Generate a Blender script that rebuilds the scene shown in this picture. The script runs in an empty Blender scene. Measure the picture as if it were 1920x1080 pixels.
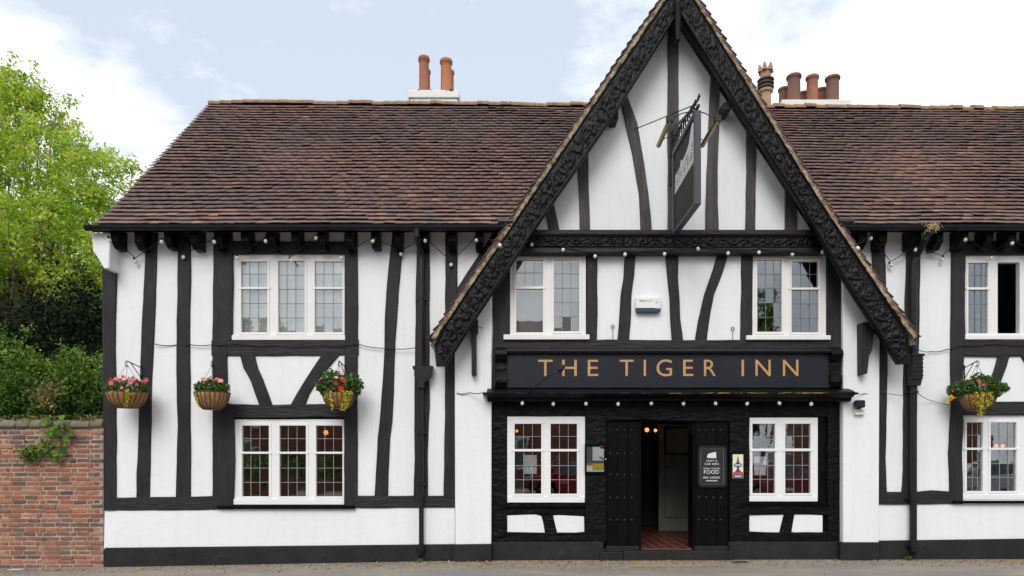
import bpy, bmesh, math, random
import numpy as np
from mathutils import Vector, Matrix, noise as mnoise

random.seed(7)
rng = np.random.default_rng(7)
R = math.radians
SC = bpy.context.scene
COL = SC.collection

# ------------------------------------------------------------------ camera, sky, sun, exposure
DIST, EYE, FPX, CX, HZ = 11.0, 1.696, 1265.0, 960.0, 855.0
cam = bpy.data.cameras.new('camera')
cam.sensor_width = 36.0
cam.lens = FPX / 1920 * 36
cam.shift_y = (HZ - 540) / 1920
cam.clip_start, cam.clip_end = 0.05, 3000
camo = bpy.data.objects.new('camera', cam)
camo.location = (0, -DIST, EYE)
camo.rotation_euler = (R(90), 0, 0)
COL.objects.link(camo)
SC.camera = camo

SUN_EL, SUN_AZ = 41.0, 192.0        # azimuth measured clockwise from +Y (the direction the camera looks)
world = bpy.data.worlds.new('World')
SC.world = world
world.use_nodes = True
wn, wl = world.node_tree.nodes, world.node_tree.links
wn.clear()
wo = wn.new('ShaderNodeOutputWorld'); bg = wn.new('ShaderNodeBackground')
sky = wn.new('ShaderNodeTexSky'); sky.sky_type = 'NISHITA'; sky.sun_disc = False
sky.sun_elevation = R(SUN_EL); sky.sun_rotation = R(SUN_AZ)
sky.air_density = 1.0; sky.dust_density = 2.5; sky.ozone_density = 1.5
tc = wn.new('ShaderNodeTexCoord'); mp = wn.new('ShaderNodeMapping')
mp.inputs['Location'].default_value = (5.80, 3.94, 2.52)
mp.inputs['Scale'].default_value = (1.0, 1.0, 1.9)
nz = wn.new('ShaderNodeTexNoise'); nz.inputs['Scale'].default_value = 1.6; nz.inputs['Detail'].default_value = 9; nz.inputs['Roughness'].default_value = 0.52
nz.inputs['Distortion'].default_value = 0.15
rp = wn.new('ShaderNodeValToRGB'); rp.color_ramp.elements[0].position = 0.44; rp.color_ramp.elements[1].position = 0.60
mx = wn.new('ShaderNodeMix'); mx.data_type = 'RGBA'
veil = wn.new('ShaderNodeMix'); veil.data_type = 'RGBA'; veil.inputs['Factor'].default_value = 0.75
veil.inputs[7].default_value = (7.8, 8.75, 9.95, 1)
mx.inputs[7].default_value = (12.6, 12.7, 12.8, 1)
wl.new(tc.outputs['Generated'], mp.inputs['Vector']); wl.new(mp.outputs['Vector'], nz.inputs['Vector'])
nz2 = wn.new('ShaderNodeTexNoise'); nz2.inputs['Scale'].default_value = 5.5; nz2.inputs['Detail'].default_value = 8; nz2.inputs['Roughness'].default_value = 0.6
wl.new(mp.outputs['Vector'], nz2.inputs['Vector'])
ma = wn.new('ShaderNodeMath'); ma.operation = 'MULTIPLY_ADD'; ma.inputs[1].default_value = 0.46; wl.new(nz2.outputs['Fac'], ma.inputs[0])
mb_ = wn.new('ShaderNodeMath'); mb_.operation = 'MULTIPLY_ADD'; mb_.inputs[1].default_value = 1.0; mb_.inputs[2].default_value = -0.225
wl.new(nz.outputs['Fac'], mb_.inputs[0]); wl.new(mb_.outputs[0], ma.inputs[2]); wl.new(ma.outputs[0], rp.inputs['Fac']); wl.new(rp.outputs['Color'], mx.inputs['Factor'])
wl.new(sky.outputs['Color'], veil.inputs[6]); wl.new(veil.outputs[2], mx.inputs[6])
wl.new(mx.outputs[2], bg.inputs['Color'])
bg.inputs['Strength'].default_value = 0.085
wl.new(bg.outputs['Background'], wo.inputs['Surface'])

sl = bpy.data.lights.new('sun', 'SUN'); sl.energy = 1.5; sl.angle = R(32); sl.color = (1.0, 0.975, 0.945)
so = bpy.data.objects.new('sun', sl)
az, el = R(SUN_AZ), R(SUN_EL)
sdir = Vector((math.sin(az) * math.cos(el), math.cos(az) * math.cos(el), math.sin(el)))
so.rotation_euler = (-sdir).to_track_quat('-Z', 'Y').to_euler()
so.location = (0, -20, 30)
COL.objects.link(so)
SC.view_settings.view_transform = 'Standard'; SC.view_settings.look = 'None'
SC.view_settings.gamma = 1; SC.view_settings.use_curve_mapping = False
SC.view_settings.exposure = 0.39
SC.cycles.max_bounces = 8; SC.cycles.transparent_max_bounces = 16
SC.cycles.sample_clamp_indirect = 6

# ------------------------------------------------------------------ helpers
def at(px, py, y=0.0):
    """The point of the plane at depth y that shows at this place of the photograph."""
    d = DIST + y
    return Vector(((px - CX) * d / FPX, y, EYE + (HZ - py) * d / FPX))

def ground_z(x):
    return float(np.interp(x, [-40, -11, -6.65, -1.0, 8, 40], [-0.32, -0.16, -0.112, -0.006, 0.02, 0.06]))

def tag(o, label=None, cat=None, group=None, kind=None):
    if label: o['label'] = label
    if cat: o['category'] = cat
    if group: o['group'] = group
    if kind: o['kind'] = kind
    return o

def thing(name, label, cat, loc=(0, 0, 0), group=None, kind=None):
    o = bpy.data.objects.new(name, None)
    COL.objects.link(o); o.location = loc; o.empty_display_size = 0.2
    return tag(o, label, cat, group, kind)

def adopt(o, parent):
    """Parent o, whose mesh is in world coordinates."""
    if parent is None: return o
    off = Vector((0, 0, 0)) if parent.get('world_mesh') else Vector(parent.location)
    o.parent = parent
    o.matrix_parent_inverse = Matrix.Translation(-off)
    return o

class MB:
    def __init__(s): s.v = []; s.f = []; s.m = []; s.t = []
    def add(s, vs, fs, m=0):
        b = len(s.v); s.v.extend(tuple(v) for v in vs)
        for f in fs: s.f.append(tuple(i + b for i in f)); s.m.append(m)
        return s
    def box(s, x0, x1, y0, y1, z0, z1, m=0):
        vs = [(x0,y0,z0),(x1,y0,z0),(x1,y1,z0),(x0,y1,z0),(x0,y0,z1),(x1,y0,z1),(x1,y1,z1),(x0,y1,z1)]
        return s.add(vs, [(3,2,1,0),(4,5,6,7),(0,1,5,4),(1,2,6,5),(2,3,7,6),(3,0,4,7)], m)
    def pbox(s, px0, px1, py0, py1, y0, y1, m=0):
        """Box whose front face (depth y0) shows as this rectangle."""
        a = at(px0, py1, y0); b = at(px1, py0, y0)
        return s.box(a.x, b.x, y0, y1, a.z, b.z, m)
    def prism(s, poly, y0, y1, m=0):
        """poly: list of (x, z), extruded from y0 to y1."""
        n = len(poly)
        vs = [(p[0], y0, p[1]) for p in poly] + [(p[0], y1, p[1]) for p in poly]
        fs = [tuple(range(n)), tuple(range(2*n-1, n-1, -1))] + [(i, i+n, (i+1) % n + n, (i+1) % n) for i in range(n)]
        return s.add(vs, fs, m)
    def pprism(s, pts, y0, y1, m=0):
        return s.prism([(at(a, b, y0).x, at(a, b, y0).z) for a, b in pts], y0, y1, m)
    def xprism(s, poly, x0, x1, m=0):
        """poly: list of (y, z), extruded along x."""
        n = len(poly)
        vs = [(x0, p[0], p[1]) for p in poly] + [(x1, p[0], p[1]) for p in poly]
        fs = [tuple(range(n)), tuple(range(2*n-1, n-1, -1))] + [(i, i+n, (i+1) % n + n, (i+1) % n) for i in range(n)]
        return s.add(vs, fs, m)
    def tube(s, pts, r, n=6, m=0, r1=None):
        pts = [Vector(p) for p in pts]; N = len(pts); vs = []
        for i, p in enumerate(pts):
            t = (pts[min(i+1, N-1)] - pts[max(i-1, 0)])
            t = t.normalized() if t.length > 1e-9 else Vector((0, 0, 1))
            a = t.cross(Vector((0, 0, 1)))
            if a.length < 0.05: a = t.cross(Vector((0, 1, 0)))
            a.normalize(); b = t.cross(a)
            rr = r if r1 is None else r + (r1 - r) * i / max(1, N - 1)
            for k in range(n):
                th = 2 * math.pi * k / n
                vs.append(p + a * (rr * math.cos(th)) + b * (rr * math.sin(th)))
        fs = [(i*n+k, i*n+(k+1) % n, (i+1)*n+(k+1) % n, (i+1)*n+k) for i in range(N-1) for k in range(n)]
        fs += [tuple(range(n-1, -1, -1)), tuple((N-1)*n+k for k in range(n))]
        return s.add(vs, fs, m)
    def lathe(s, prof, c, n=20, m=0, sx=1, sy=1):
        """prof: (r, z) pairs from bottom to top round the vertical axis at c."""
        vs = []; K = len(prof)
        for r, z in prof:
            for k in range(n):
                th = 2 * math.pi * k / n
                vs.append((c[0] + sx * r * math.cos(th), c[1] + sy * r * math.sin(th), c[2] + z))
        fs = [(i*n+k, i*n+(k+1) % n, (i+1)*n+(k+1) % n, (i+1)*n+k) for i in range(K-1) for k in range(n)]
        if prof[0][0] > 1e-6: fs.append(tuple(range(n-1, -1, -1)))
        if prof[-1][0] > 1e-6: fs.append(tuple((K-1)*n+k for k in range(n)))
        return s.add(vs, fs, m)
    def build(s, name, mats, parent=None, smooth=False, bevel=0, local=False, recalc=True):
        me = bpy.data.meshes.new(name)
        me.from_pydata(s.v, [], s.f)
        mats = mats if isinstance(mats, (list, tuple)) else [mats]
        for m in mats: me.materials.append(m)
        me.polygons.foreach_set('material_index', s.m)
        if recalc or bevel:
            bm = bmesh.new(); bm.from_mesh(me)
            bmesh.ops.remove_doubles(bm, verts=bm.verts, dist=1e-6)
            bmesh.ops.recalc_face_normals(bm, faces=bm.faces)
            if bevel:
                bmesh.ops.bevel(bm, geom=[e for e in bm.edges if len(e.link_faces) == 2 and e.calc_face_angle(0) > 0.6], offset=bevel, segments=1, affect='EDGES', profile=0.5)
            bm.to_mesh(me); bm.free()
        if smooth: me.polygons.foreach_set('use_smooth', [True] * len(me.polygons))
        me.update()
        o = bpy.data.objects.new(name, me); COL.objects.link(o)
        if local:
            o.parent = parent
        else:
            o['world_mesh'] = 1
            adopt(o, parent)
        return o

def np_mesh(name, V, F, mat, parent=None, tint=None, smooth=False, local=False):
    """V (n,3), F (k,4) or (k,3) arrays -> one object, with a 'tint' value per face."""
    me = bpy.data.meshes.new(name)
    V = np.asarray(V, np.float32); F = np.asarray(F, np.int32); k = F.shape[1]
    me.vertices.add(len(V)); me.vertices.foreach_set('co', V.ravel())
    me.loops.add(F.size); me.loops.foreach_set('vertex_index', F.ravel())
    me.polygons.add(len(F)); me.polygons.foreach_set('loop_start', np.arange(0, F.size, k, dtype=np.int32))
    me.polygons.foreach_set('loop_total', np.full(len(F), k, np.int32))
    if smooth: me.polygons.foreach_set('use_smooth', np.ones(len(F), bool))
    me.update(calc_edges=True); me.validate()
    if tint is not None:
        a = me.attributes.new('tint', 'FLOAT', 'FACE'); a.data.foreach_set('value', np.asarray(tint, np.float32))
    me.materials.append(mat)
    o = bpy.data.objects.new(name, me); COL.objects.link(o)
    if local: o.parent = parent
    else:
        o['world_mesh'] = 1; adopt(o, parent)
    return o

# ------------------------------------------------------------------ materials
def nodes_of(name):
    m = bpy.data.materials.new(name); m.use_nodes = True
    nt = m.node_tree
    return m, nt.nodes, nt.links, nt.nodes['Principled BSDF']

def tex_noise(n, l, scale, detail=4, stretch=None, coord='Object', rough=0.55):
    t = n.new('ShaderNodeTexCoord'); mpn = n.new('ShaderNodeMapping'); z = n.new('ShaderNodeTexNoise')
    if stretch: mpn.inputs['Scale'].default_value = stretch
    z.inputs['Scale'].default_value = scale; z.inputs['Detail'].default_value = detail; z.inputs['Roughness'].default_value = rough
    l.new(t.outputs[coord], mpn.inputs['Vector']); l.new(mpn.outputs['Vector'], z.inputs['Vector'])
    return z

def ramp(n, l, src, stops):
    r = n.new('ShaderNodeValToRGB'); cr = r.color_ramp
    while len(cr.elements) < len(stops): cr.elements.new(0.5)
    for e, (p, c) in zip(cr.elements, stops): e.position = p; e.color = (*c, 1) if len(c) == 3 else c
    l.new(src, r.inputs['Fac']); return r

def mixc(n, l, fac, a, b, blend='MIX'):
    x = n.new('ShaderNodeMix'); x.data_type = 'RGBA'; x.blend_type = blend
    for sock, v in ((x.inputs['Factor'], fac), (x.inputs[6], a), (x.inputs[7], b)):
        if isinstance(v, bpy.types.NodeSocket): l.new(v, sock)
        elif isinstance(v, (int, float)): sock.default_value = v
        else: sock.default_value = (*v, 1)
    return x.outputs[2]

def bump(n, l, p, h, strength, dist=0.01):
    b = n.new('ShaderNodeBump'); b.inputs['Strength'].default_value = strength; b.inputs['Distance'].default_value = dist
    l.new(h, b.inputs['Height']); l.new(b.outputs['Normal'], p.inputs['Normal']); return b

def mat(name, col, rough=0.6, var=0.2, scale=5, stretch=None, bumps=0.25, bscale=30, bdist=0.006, metal=0, dirt=None, dirt_pos=(0.55, 0.75), dirt_scale=2.5, spec=0.5):
    m, n, l, p = nodes_of(name)
    z = tex_noise(n, l, scale, 5, stretch)
    lo = tuple(c * (1 - var) for c in col); hi = tuple(min(1, c * (1 + var)) for c in col)
    c = ramp(n, l, z.outputs['Fac'], [(0.3, lo), (0.7, hi)]).outputs['Color']
    if dirt:
        z2 = tex_noise(n, l, dirt_scale, 8, stretch, rough=0.68)
        f = ramp(n, l, z2.outputs['Fac'], [(dirt_pos[0], (0, 0, 0)), (dirt_pos[1], (1, 1, 1))]).outputs['Color']
        c = mixc(n, l, f, c, dirt)
    l.new(c, p.inputs['Base Color'])
    p.inputs['Roughness'].default_value = rough; p.inputs['Metallic'].default_value = metal
    p.inputs['Specular IOR Level'].default_value = spec
    if bumps:
        z3 = tex_noise(n, l, bscale, 6, stretch)
        bump(n, l, p, z3.outputs['Fac'], bumps, bdist)
    return m

M = {}
M['plaster'] = mat('plaster', (0.80, 0.80, 0.80), 0.75, 0.025, 1.3, None, 0.5, 9, 0.012, dirt=(0.70, 0.69, 0.66), dirt_pos=(0.62, 0.85), dirt_scale=1.1)
def streak(m, amount=.10):
    n, l = m.node_tree.nodes, m.node_tree.links; p = n['Principled BSDF']; src = p.inputs['Base Color'].links[0].from_socket
    z = tex_noise(n, l, 2.2, 7, (3.2, 3.2, .22), rough=.65); f = ramp(n, l, z.outputs['Fac'], [(.50, (0, 0, 0)), (.80, (amount * 4, amount * 4, amount * 4))]).outputs['Color']
    c = mixc(n, l, f, src, (.60, .585, .56)); z2 = tex_noise(n, l, 55, 3)
    f2 = ramp(n, l, z2.outputs['Fac'], [(.70, (0, 0, 0)), (.78, (.35, .35, .35))]).outputs['Color']
    l.new(mixc(n, l, f2, c, (.62, .61, .59)), p.inputs['Base Color'])
streak(M['plaster'], .07)
M['plaster_old'] = mat('plaster_old', (0.76, 0.74, 0.71), 0.8, 0.05, 2, None, 0.5, 14, 0.012, dirt=(0.5, 0.46, 0.40), dirt_pos=(0.62, 0.85))
M['timber_up'] = mat('timber_up', (0.017, 0.015, 0.0168), 0.55, 0.30, 3.2, (3, 3, 0.35), 0.9, 12, 0.016, dirt=(0.038, 0.034, 0.034), dirt_pos=(0.58, 0.8), dirt_scale=4, spec=.3)
M['timber_across'] = mat('timber_across', (0.0165, 0.0148, 0.0165), 0.52, 0.30, 3.2, (0.35, 3, 3), 0.9, 12, 0.016, dirt=(0.038, 0.034, 0.034), dirt_pos=(0.58, 0.8), dirt_scale=4, spec=.3)
M['timber_worn'] = mat('timber_worn', (0.050, 0.044, 0.042), 0.7, 0.35, 3.2, (3, 3, 0.3), 0.9, 12, 0.014, dirt=(0.10, 0.088, 0.078), dirt_pos=(0.5, 0.75), dirt_scale=5)
M['black_gloss'] = mat('black_gloss', (0.003, 0.0028, 0.0028), 0.36, 0.3, 4, None, 0.8, 14, 0.008, dirt=(0.010, 0.009, 0.009), dirt_pos=(0.58, 0.75), dirt_scale=6, spec=.12)
M['black_rugged'] = mat('black_rugged', (0.0038, 0.0034, 0.0034), 0.40, 0.3, 4, (0.5, 1, 1), 1.0, 11, 0.03, dirt=(0.014, 0.012, 0.011), dirt_pos=(0.56, 0.74), dirt_scale=5, spec=.14)
M['plinth'] = mat('plinth', (0.018, 0.0165, 0.018), 0.6, 0.25, 3, None, 0.5, 10, 0.012, dirt=(0.045, 0.042, 0.040), dirt_pos=(0.6, 0.85), dirt_scale=2, spec=.25)
M['iron'] = mat('iron', (0.009, 0.009, 0.010), 0.42, 0.3, 8, None, 0.3, 30, 0.004, spec=.35)
M['window_white'] = mat('window_white', (0.80, 0.80, 0.79), 0.4, 0.02, 3, None, 0.12, 30, 0.003)
M['window_old'] = mat('window_old', (0.78, 0.755, 0.73), 0.5, 0.03, 3, None, 0.25, 30, 0.004, dirt=(0.48, 0.40, 0.33), dirt_pos=(0.67, 0.78), dirt_scale=6)
M['lead_bright'] = mat('lead_bright', (0.30, 0.30, 0.30), 0.5, 0.2, 8, None, 0.1, 40, 0.002)
M['lead'] = mat('lead', (0.16, 0.16, 0.165), 0.5, 0.2, 8, None, 0.1, 40, 0.002)
M['navy_paint'] = mat('navy_paint', (0.0095, 0.0105, 0.017), 0.42, 0.12, 2, None, 0.05, 20, 0.002, dirt=(0.016, 0.017, 0.024), dirt_pos=(0.5, 0.8), dirt_scale=1.5, spec=.35)
M['gilt'] = mat('gilt', (0.52, 0.29, 0.12), 0.38, 0.12, 12, None, 0.05, 30, 0.002, metal=0.15)
M['terracotta'] = mat('terracotta', (0.33, 0.115, 0.060), 0.8, 0.2, 4, None, 0.3, 20, 0.006, dirt=(0.20, 0.10, 0.075), dirt_pos=(0.5, 0.75), dirt_scale=3)
M['terracotta_pale'] = mat('terracotta_pale', (0.40, 0.155, 0.065), 0.8, 0.15, 4, None, 0.3, 20, 0.006)
M['terracotta_dark'] = mat('terracotta_dark', (0.19, 0.085, 0.06), 0.85, 0.25, 4, None, 0.3, 20, 0.006, dirt=(0.12, 0.085, 0.06), dirt_pos=(0.45, 0.7), dirt_scale=4)
M['buff'] = mat('buff', (0.40, 0.25, 0.15), 0.85, 0.2, 4, None, 0.3, 20, 0.006, dirt=(0.2, 0.13, 0.09), dirt_pos=(0.5, 0.75))
M['pot_rings'] = mat('pot_rings', (0.055, 0.042, 0.035), 0.8, 0.25, 4)
M['mortar_verge'] = mat('mortar_verge', (0.36, 0.285, 0.19), 0.9, 0.35, 9, None, 1.0, 26, 0.03, dirt=(0.17, 0.095, 0.06), dirt_pos=(0.48, 0.60), dirt_scale=6)
M['mortar'] = mat('mortar', (0.38, 0.31, 0.25), 0.95, 0.35, 9, None, 0.6, 40, 0.008, dirt=(0.20, 0.17, 0.14), dirt_pos=(0.45, 0.7), dirt_scale=3)
M['coping'] = mat('coping', (0.19, 0.16, 0.125), 0.95, 0.3, 8, None, 0.9, 18, 0.02, dirt=(0.13, 0.12, 0.06), dirt_pos=(0.45, 0.65), dirt_scale=4)
M['coir'] = mat('coir', (0.33, 0.17, 0.072), 0.95, 0.3, 25, (1, 1, 0.4), 0.9, 60, 0.012)
M['deck'] = mat('deck', (0.03, 0.026, 0.024), 0.9, 0.2, 5)
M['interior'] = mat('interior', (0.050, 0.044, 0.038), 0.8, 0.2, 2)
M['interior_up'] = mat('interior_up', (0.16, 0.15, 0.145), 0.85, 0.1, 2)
M['carpet'] = mat('carpet', (0.12, 0.055, 0.035), 0.95, 0.3, 6)
M['net_curtain'] = mat('net_curtain', (0.86, 0.86, 0.85), 0.9, 0.05, 3, (6, 6, 0.3), 0.2, 8, 0.01)
M['door_green'] = mat('door_green', (0.20, 0.20, 0.17), 0.5, 0.1, 3, (3, 3, .4), 0.1, 20, 0.003)
M['frosted'] = mat('frosted', (0.20, 0.17, 0.14), 0.3, 0.15, 3)
M['brass'] = mat('brass', (0.36, 0.27, 0.12), 0.3, 0.15, 8, None, 0.1, 30, 0.003, metal=0.8)
M['paper'] = mat('paper', (0.72, 0.73, 0.75), 0.7, 0.03, 4, None, 0, 1)
M['leaflet_paper'] = mat('leaflet_paper', (0.90, 0.90, 0.92), 0.7, 0.03, 4, None, 0, 1)
M['print_dark'] = mat('print_dark', (0.12, 0.14, 0.16), 0.6, 0.3, 14, None, 0, 1)
M['print_yellow'] = mat('print_yellow', (0.75, 0.52, 0.02), 0.6, 0.15, 14, None, 0, 1)
M['print_orange'] = mat('print_orange', (0.60, 0.20, 0.06), 0.6, 0.25, 14, None, 0, 1)
M['print_red'] = mat('print_red', (0.42, 0.075, 0.05), 0.6, 0.1, 14, None, 0, 1)
M['print_blue'] = mat('print_blue', (0.045, 0.055, 0.15), 0.6, 0.1, 14, None, 0, 1)
M['board_frame'] = mat('board_frame', (0.016, 0.016, 0.019), 0.4, 0.15, 8, None, 0.1, 30, 0.003, spec=.25)
M['print_slate'] = mat('print_slate', (0.007, 0.008, 0.014), 0.6, 0.1, 14, None, 0, 1)
M['print_cream'] = mat('print_cream', (0.78, 0.71, 0.50), 0.6, 0.04, 6, None, 0, 1)
M['print_white'] = mat('print_white', (0.70, 0.70, 0.68), 0.6, 0.04, 6, None, 0, 1)
M['print_grey'] = mat('print_grey', (0.30, 0.30, 0.29), 0.6, 0.15, 9, None, 0, 1)
M['board_grey'] = mat('board_grey', (0.024, 0.023, 0.022), 0.6, 0.25, 2.5, None, 0.1, 20, 0.003, spec=.15)
M['slate_frame'] = mat('slate_frame', (0.035, 0.040, 0.052), 0.45, 0.12, 3, None, 0.1, 20, 0.003)
M['alarm_white'] = mat('alarm_white', (0.76, 0.77, 0.74), 0.4, 0.02, 3, None, 0, 1)
M['alarm_navy'] = mat('alarm_navy', (0.025, 0.04, 0.085), 0.35, 0.1, 3, None, 0, 1)
M['pink_print'] = mat('pink_print', (0.68, 0.42, 0.40), 0.5, 0.1, 20, None, 0, 1)
M['bulb'] = mat('bulb', (0.74, 0.72, 0.62), 0.25, 0.03, 3, None, 0, 1)
M['straw'] = mat('straw', (0.52, 0.38, 0.19), 0.9, 0.3, 15)
M['moss'] = mat('moss', (0.13, 0.115, 0.03), 0.95, 0.4, 18, None, 1.0, 35, 0.03)
M['bark'] = mat('bark', (0.16, 0.125, 0.09), 0.9, 0.35, 5, (3, 3, 0.4), 0.9, 14, 0.03)
M['pink'] = mat('pink', (0.72, 0.135, 0.16), 0.6, 0.3, 30, None, 0, 1)
M['pale_pink'] = mat('pale_pink', (0.78, 0.36, 0.34), 0.6, 0.3, 30, None, 0, 1)
M['red'] = mat('red', (0.60, 0.012, 0.010), 0.6, 0.2, 30, None, 0, 1)
M['yellow'] = mat('yellow', (0.80, 0.52, 0.01), 0.6, 0.2, 30, None, 0, 1)
M['brick_far'] = mat('brick_far', (0.22, 0.085, 0.055), 0.9, 0.25, 6)
M['tile_far'] = mat('tile_far', (0.12, 0.06, 0.045), 0.9, 0.25, 6)
M['tarmac_car'] = mat('rubber', (0.012, 0.012, 0.012), 0.8, 0.1, 6)
for nm, c in (('car_red', (0.25, 0.010, 0.014)), ('car_silver', (0.45, 0.46, 0.48))):
    M[nm] = mat(nm, c, 0.25, 0.02, 3, None, 0, 1); M[nm].node_tree.nodes['Principled BSDF'].inputs['Coat Weight'].default_value = 0.6

def chips(m, stretch, col=(.11, .105, .10)):
    n, l = m.node_tree.nodes, m.node_tree.links; p = n['Principled BSDF']; src = p.inputs['Base Color'].links[0].from_socket
    z = tex_noise(n, l, 16, 6, stretch, rough=.7); f = ramp(n, l, z.outputs['Fac'], [(.63, (0, 0, 0)), (.70, (.6, .6, .6))]).outputs['Color']
    c = mixc(n, l, f, src, col)
    z2 = tex_noise(n, l, 7, 6, stretch, rough=.7); f2 = ramp(n, l, z2.outputs['Fac'], [(.33, (.8, .8, .8)), (.40, (0, 0, 0))]).outputs['Color']
    l.new(mixc(n, l, f2, c, (.006, .0055, .006)), p.inputs['Base Color'])
chips(M['timber_up'], (3, 3, .5)); chips(M['timber_across'], (.5, 3, 3)); chips(M['timber_worn'], (3, 3, .4), (.16, .145, .13))
chips(M['plinth'], (1, 1, 2), (.08, .075, .07))
def glow(name, col, s):
    m, n, l, p = nodes_of(name)
    p.inputs['Emission Color'].default_value = (*col, 1); p.inputs['Emission Strength'].default_value = s
    p.inputs['Base Color'].default_value = (*col, 1); return m
M['lamp_glow'] = glow('lamp_glow', (1.0, 0.36, 0.06), 1.3)

def glass(name, base=0.075, tint=(0.9, 0.92, 0.92)):
    m, n, l, p = nodes_of(name); out = n['Material Output']; n.remove(p)
    tr = n.new('ShaderNodeBsdfTransparent'); tr.inputs['Color'].default_value = (*tint, 1)
    gl = n.new('ShaderNodeBsdfGlossy'); gl.inputs['Roughness'].default_value = 0.015; gl.inputs['Color'].default_value = (1, 1, 1, 1)
    fr = n.new('ShaderNodeFresnel'); fr.inputs['IOR'].default_value = 1.5
    ad = n.new('ShaderNodeMath'); ad.operation = 'ADD'; ad.inputs[1].default_value = base - 0.04; ad.use_clamp = True
    z = tex_noise(n, l, 5, 2); b = n.new('ShaderNodeBump'); b.inputs['Strength'].default_value = 0.12; b.inputs['Distance'].default_value = 0.004
    l.new(z.outputs['Fac'], b.inputs['Height']); l.new(b.outputs['Normal'], gl.inputs['Normal'])
    ms = n.new('ShaderNodeMixShader')
    l.new(fr.outputs['Fac'], ad.inputs[0]); l.new(ad.outputs[0], ms.inputs['Fac'])
    l.new(tr.outputs[0], ms.inputs[1]); l.new(gl.outputs[0], ms.inputs[2]); l.new(ms.outputs[0], out.inputs['Surface'])
    return m
M['glass'] = glass('glass', 0.15)
M['glass_up'] = glass('glass_up', 0.15)

def leaf_mat(name, cols, trans=0.35, rough=0.5):
    m, n, l, p = nodes_of(name); out = n['Material Output']
    a = n.new('ShaderNodeAttribute'); a.attribute_name = 'tint'
    k = len(cols)
    r = ramp(n, l, a.outputs['Fac'], [(i / (k - 1), c) for i, c in enumerate(cols)])
    p.inputs['Roughness'].default_value = rough; p.inputs['Specular IOR Level'].default_value = 0.3
    l.new(r.outputs['Color'], p.inputs['Base Color'])
    t = n.new('ShaderNodeBsdfTranslucent'); l.new(r.outputs['Color'], t.inputs['Color'])
    ms = n.new('ShaderNodeMixShader'); ms.inputs['Fac'].default_value = trans
    l.new(p.outputs[0], ms.inputs[1]); l.new(t.outputs[0], ms.inputs[2]); l.new(ms.outputs[0], out.inputs['Surface'])
    return m
M['leaf_tree'] = leaf_mat('leaf_tree', [(0.09, 0.20, 0.014), (0.25, 0.43, 0.03), (0.46, 0.61, 0.055), (0.64, 0.70, 0.13), (0.60, 0.34, 0.06)], 0.5)
M['leaf_painted_shade'] = leaf_mat('leaf_painted_shade', [(0.003, 0.009, 0.002), (0.007, 0.018, 0.004), (0.015, 0.032, 0.006)], 0.12, 0.8)  # near-black leaf colour stands in for shade below the tree crown
M['leaf_shrub'] = leaf_mat('leaf_shrub', [(0.018, 0.052, 0.010), (0.065, 0.145, 0.02), (0.155, 0.28, 0.035), (0.32, 0.42, 0.06)], 0.35)
M['leaf_vine'] = leaf_mat('leaf_vine', [(0.05, 0.13, 0.012), (0.10, 0.21, 0.02), (0.20, 0.32, 0.03)], 0.35)
M['leaf_basket'] = leaf_mat('leaf_basket', [(0.035, 0.085, 0.018), (0.08, 0.17, 0.035), (0.17, 0.26, 0.07)], 0.35)
M['leaf_gold'] = leaf_mat('leaf_gold', [(0.35, 0.38, 0.01), (0.60, 0.58, 0.015), (0.80, 0.70, 0.03)], 0.3)
M['leaf_dry'] = leaf_mat('leaf_dry', [(0.16, 0.10, 0.045), (0.32, 0.20, 0.08), (0.48, 0.32, 0.14)], 0.15)

def tile_mat(name, per_object):
    m, n, l, p = nodes_of(name)
    if per_object:
        a = n.new('ShaderNodeObjectInfo'); src = a.outputs['Random']
    else:
        a = n.new('ShaderNodeAttribute'); a.attribute_name = 'tint'; src = a.outputs['Fac']
    c = ramp(n, l, src, [(0.0, (0.115, 0.084, 0.076)), (0.30, (0.150, 0.096, 0.084)), (0.55, (0.195, 0.110, 0.090)), (0.80, (0.24, 0.124, 0.095)), (1.0, (0.32, 0.18, 0.13))]).outputs['Color']
    z = tex_noise(n, l, 7, 8, None, rough=0.7)
    c = mixc(n, l, ramp(n, l, z.outputs['Fac'], [(0.45, (0, 0, 0)), (0.70, (.8, .8, .8))]).outputs['Color'], c, (0.095, 0.074, 0.066))
    z2 = tex_noise(n, l, 9, 5, (1, 2.2, 2.2), rough=0.72)
    c = mixc(n, l, ramp(n, l, z2.outputs['Fac'], [(0.655, (0, 0, 0)), (0.70, (.9, .9, .9))]).outputs['Color'], c, (0.44, 0.39, 0.33))
    z4 = tex_noise(n, l, 0.55, 5)
    c = mixc(n, l, ramp(n, l, z4.outputs['Fac'], [(0.5, (0, 0, 0)), (0.75, (0.5, 0.5, 0.5))]).outputs['Color'], c, (0.080, 0.068, 0.062))
    l.new(c, p.inputs['Base Color']); p.inputs['Roughness'].default_value = 0.88
    z3 = tex_noise(n, l, 40, 5); bump(n, l, p, z3.outputs['Fac'], 0.5, 0.006)
    return m
M['tile'] = tile_mat('roof_tile', False); M['tile_single'] = tile_mat('roof_tile_single', True)

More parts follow.
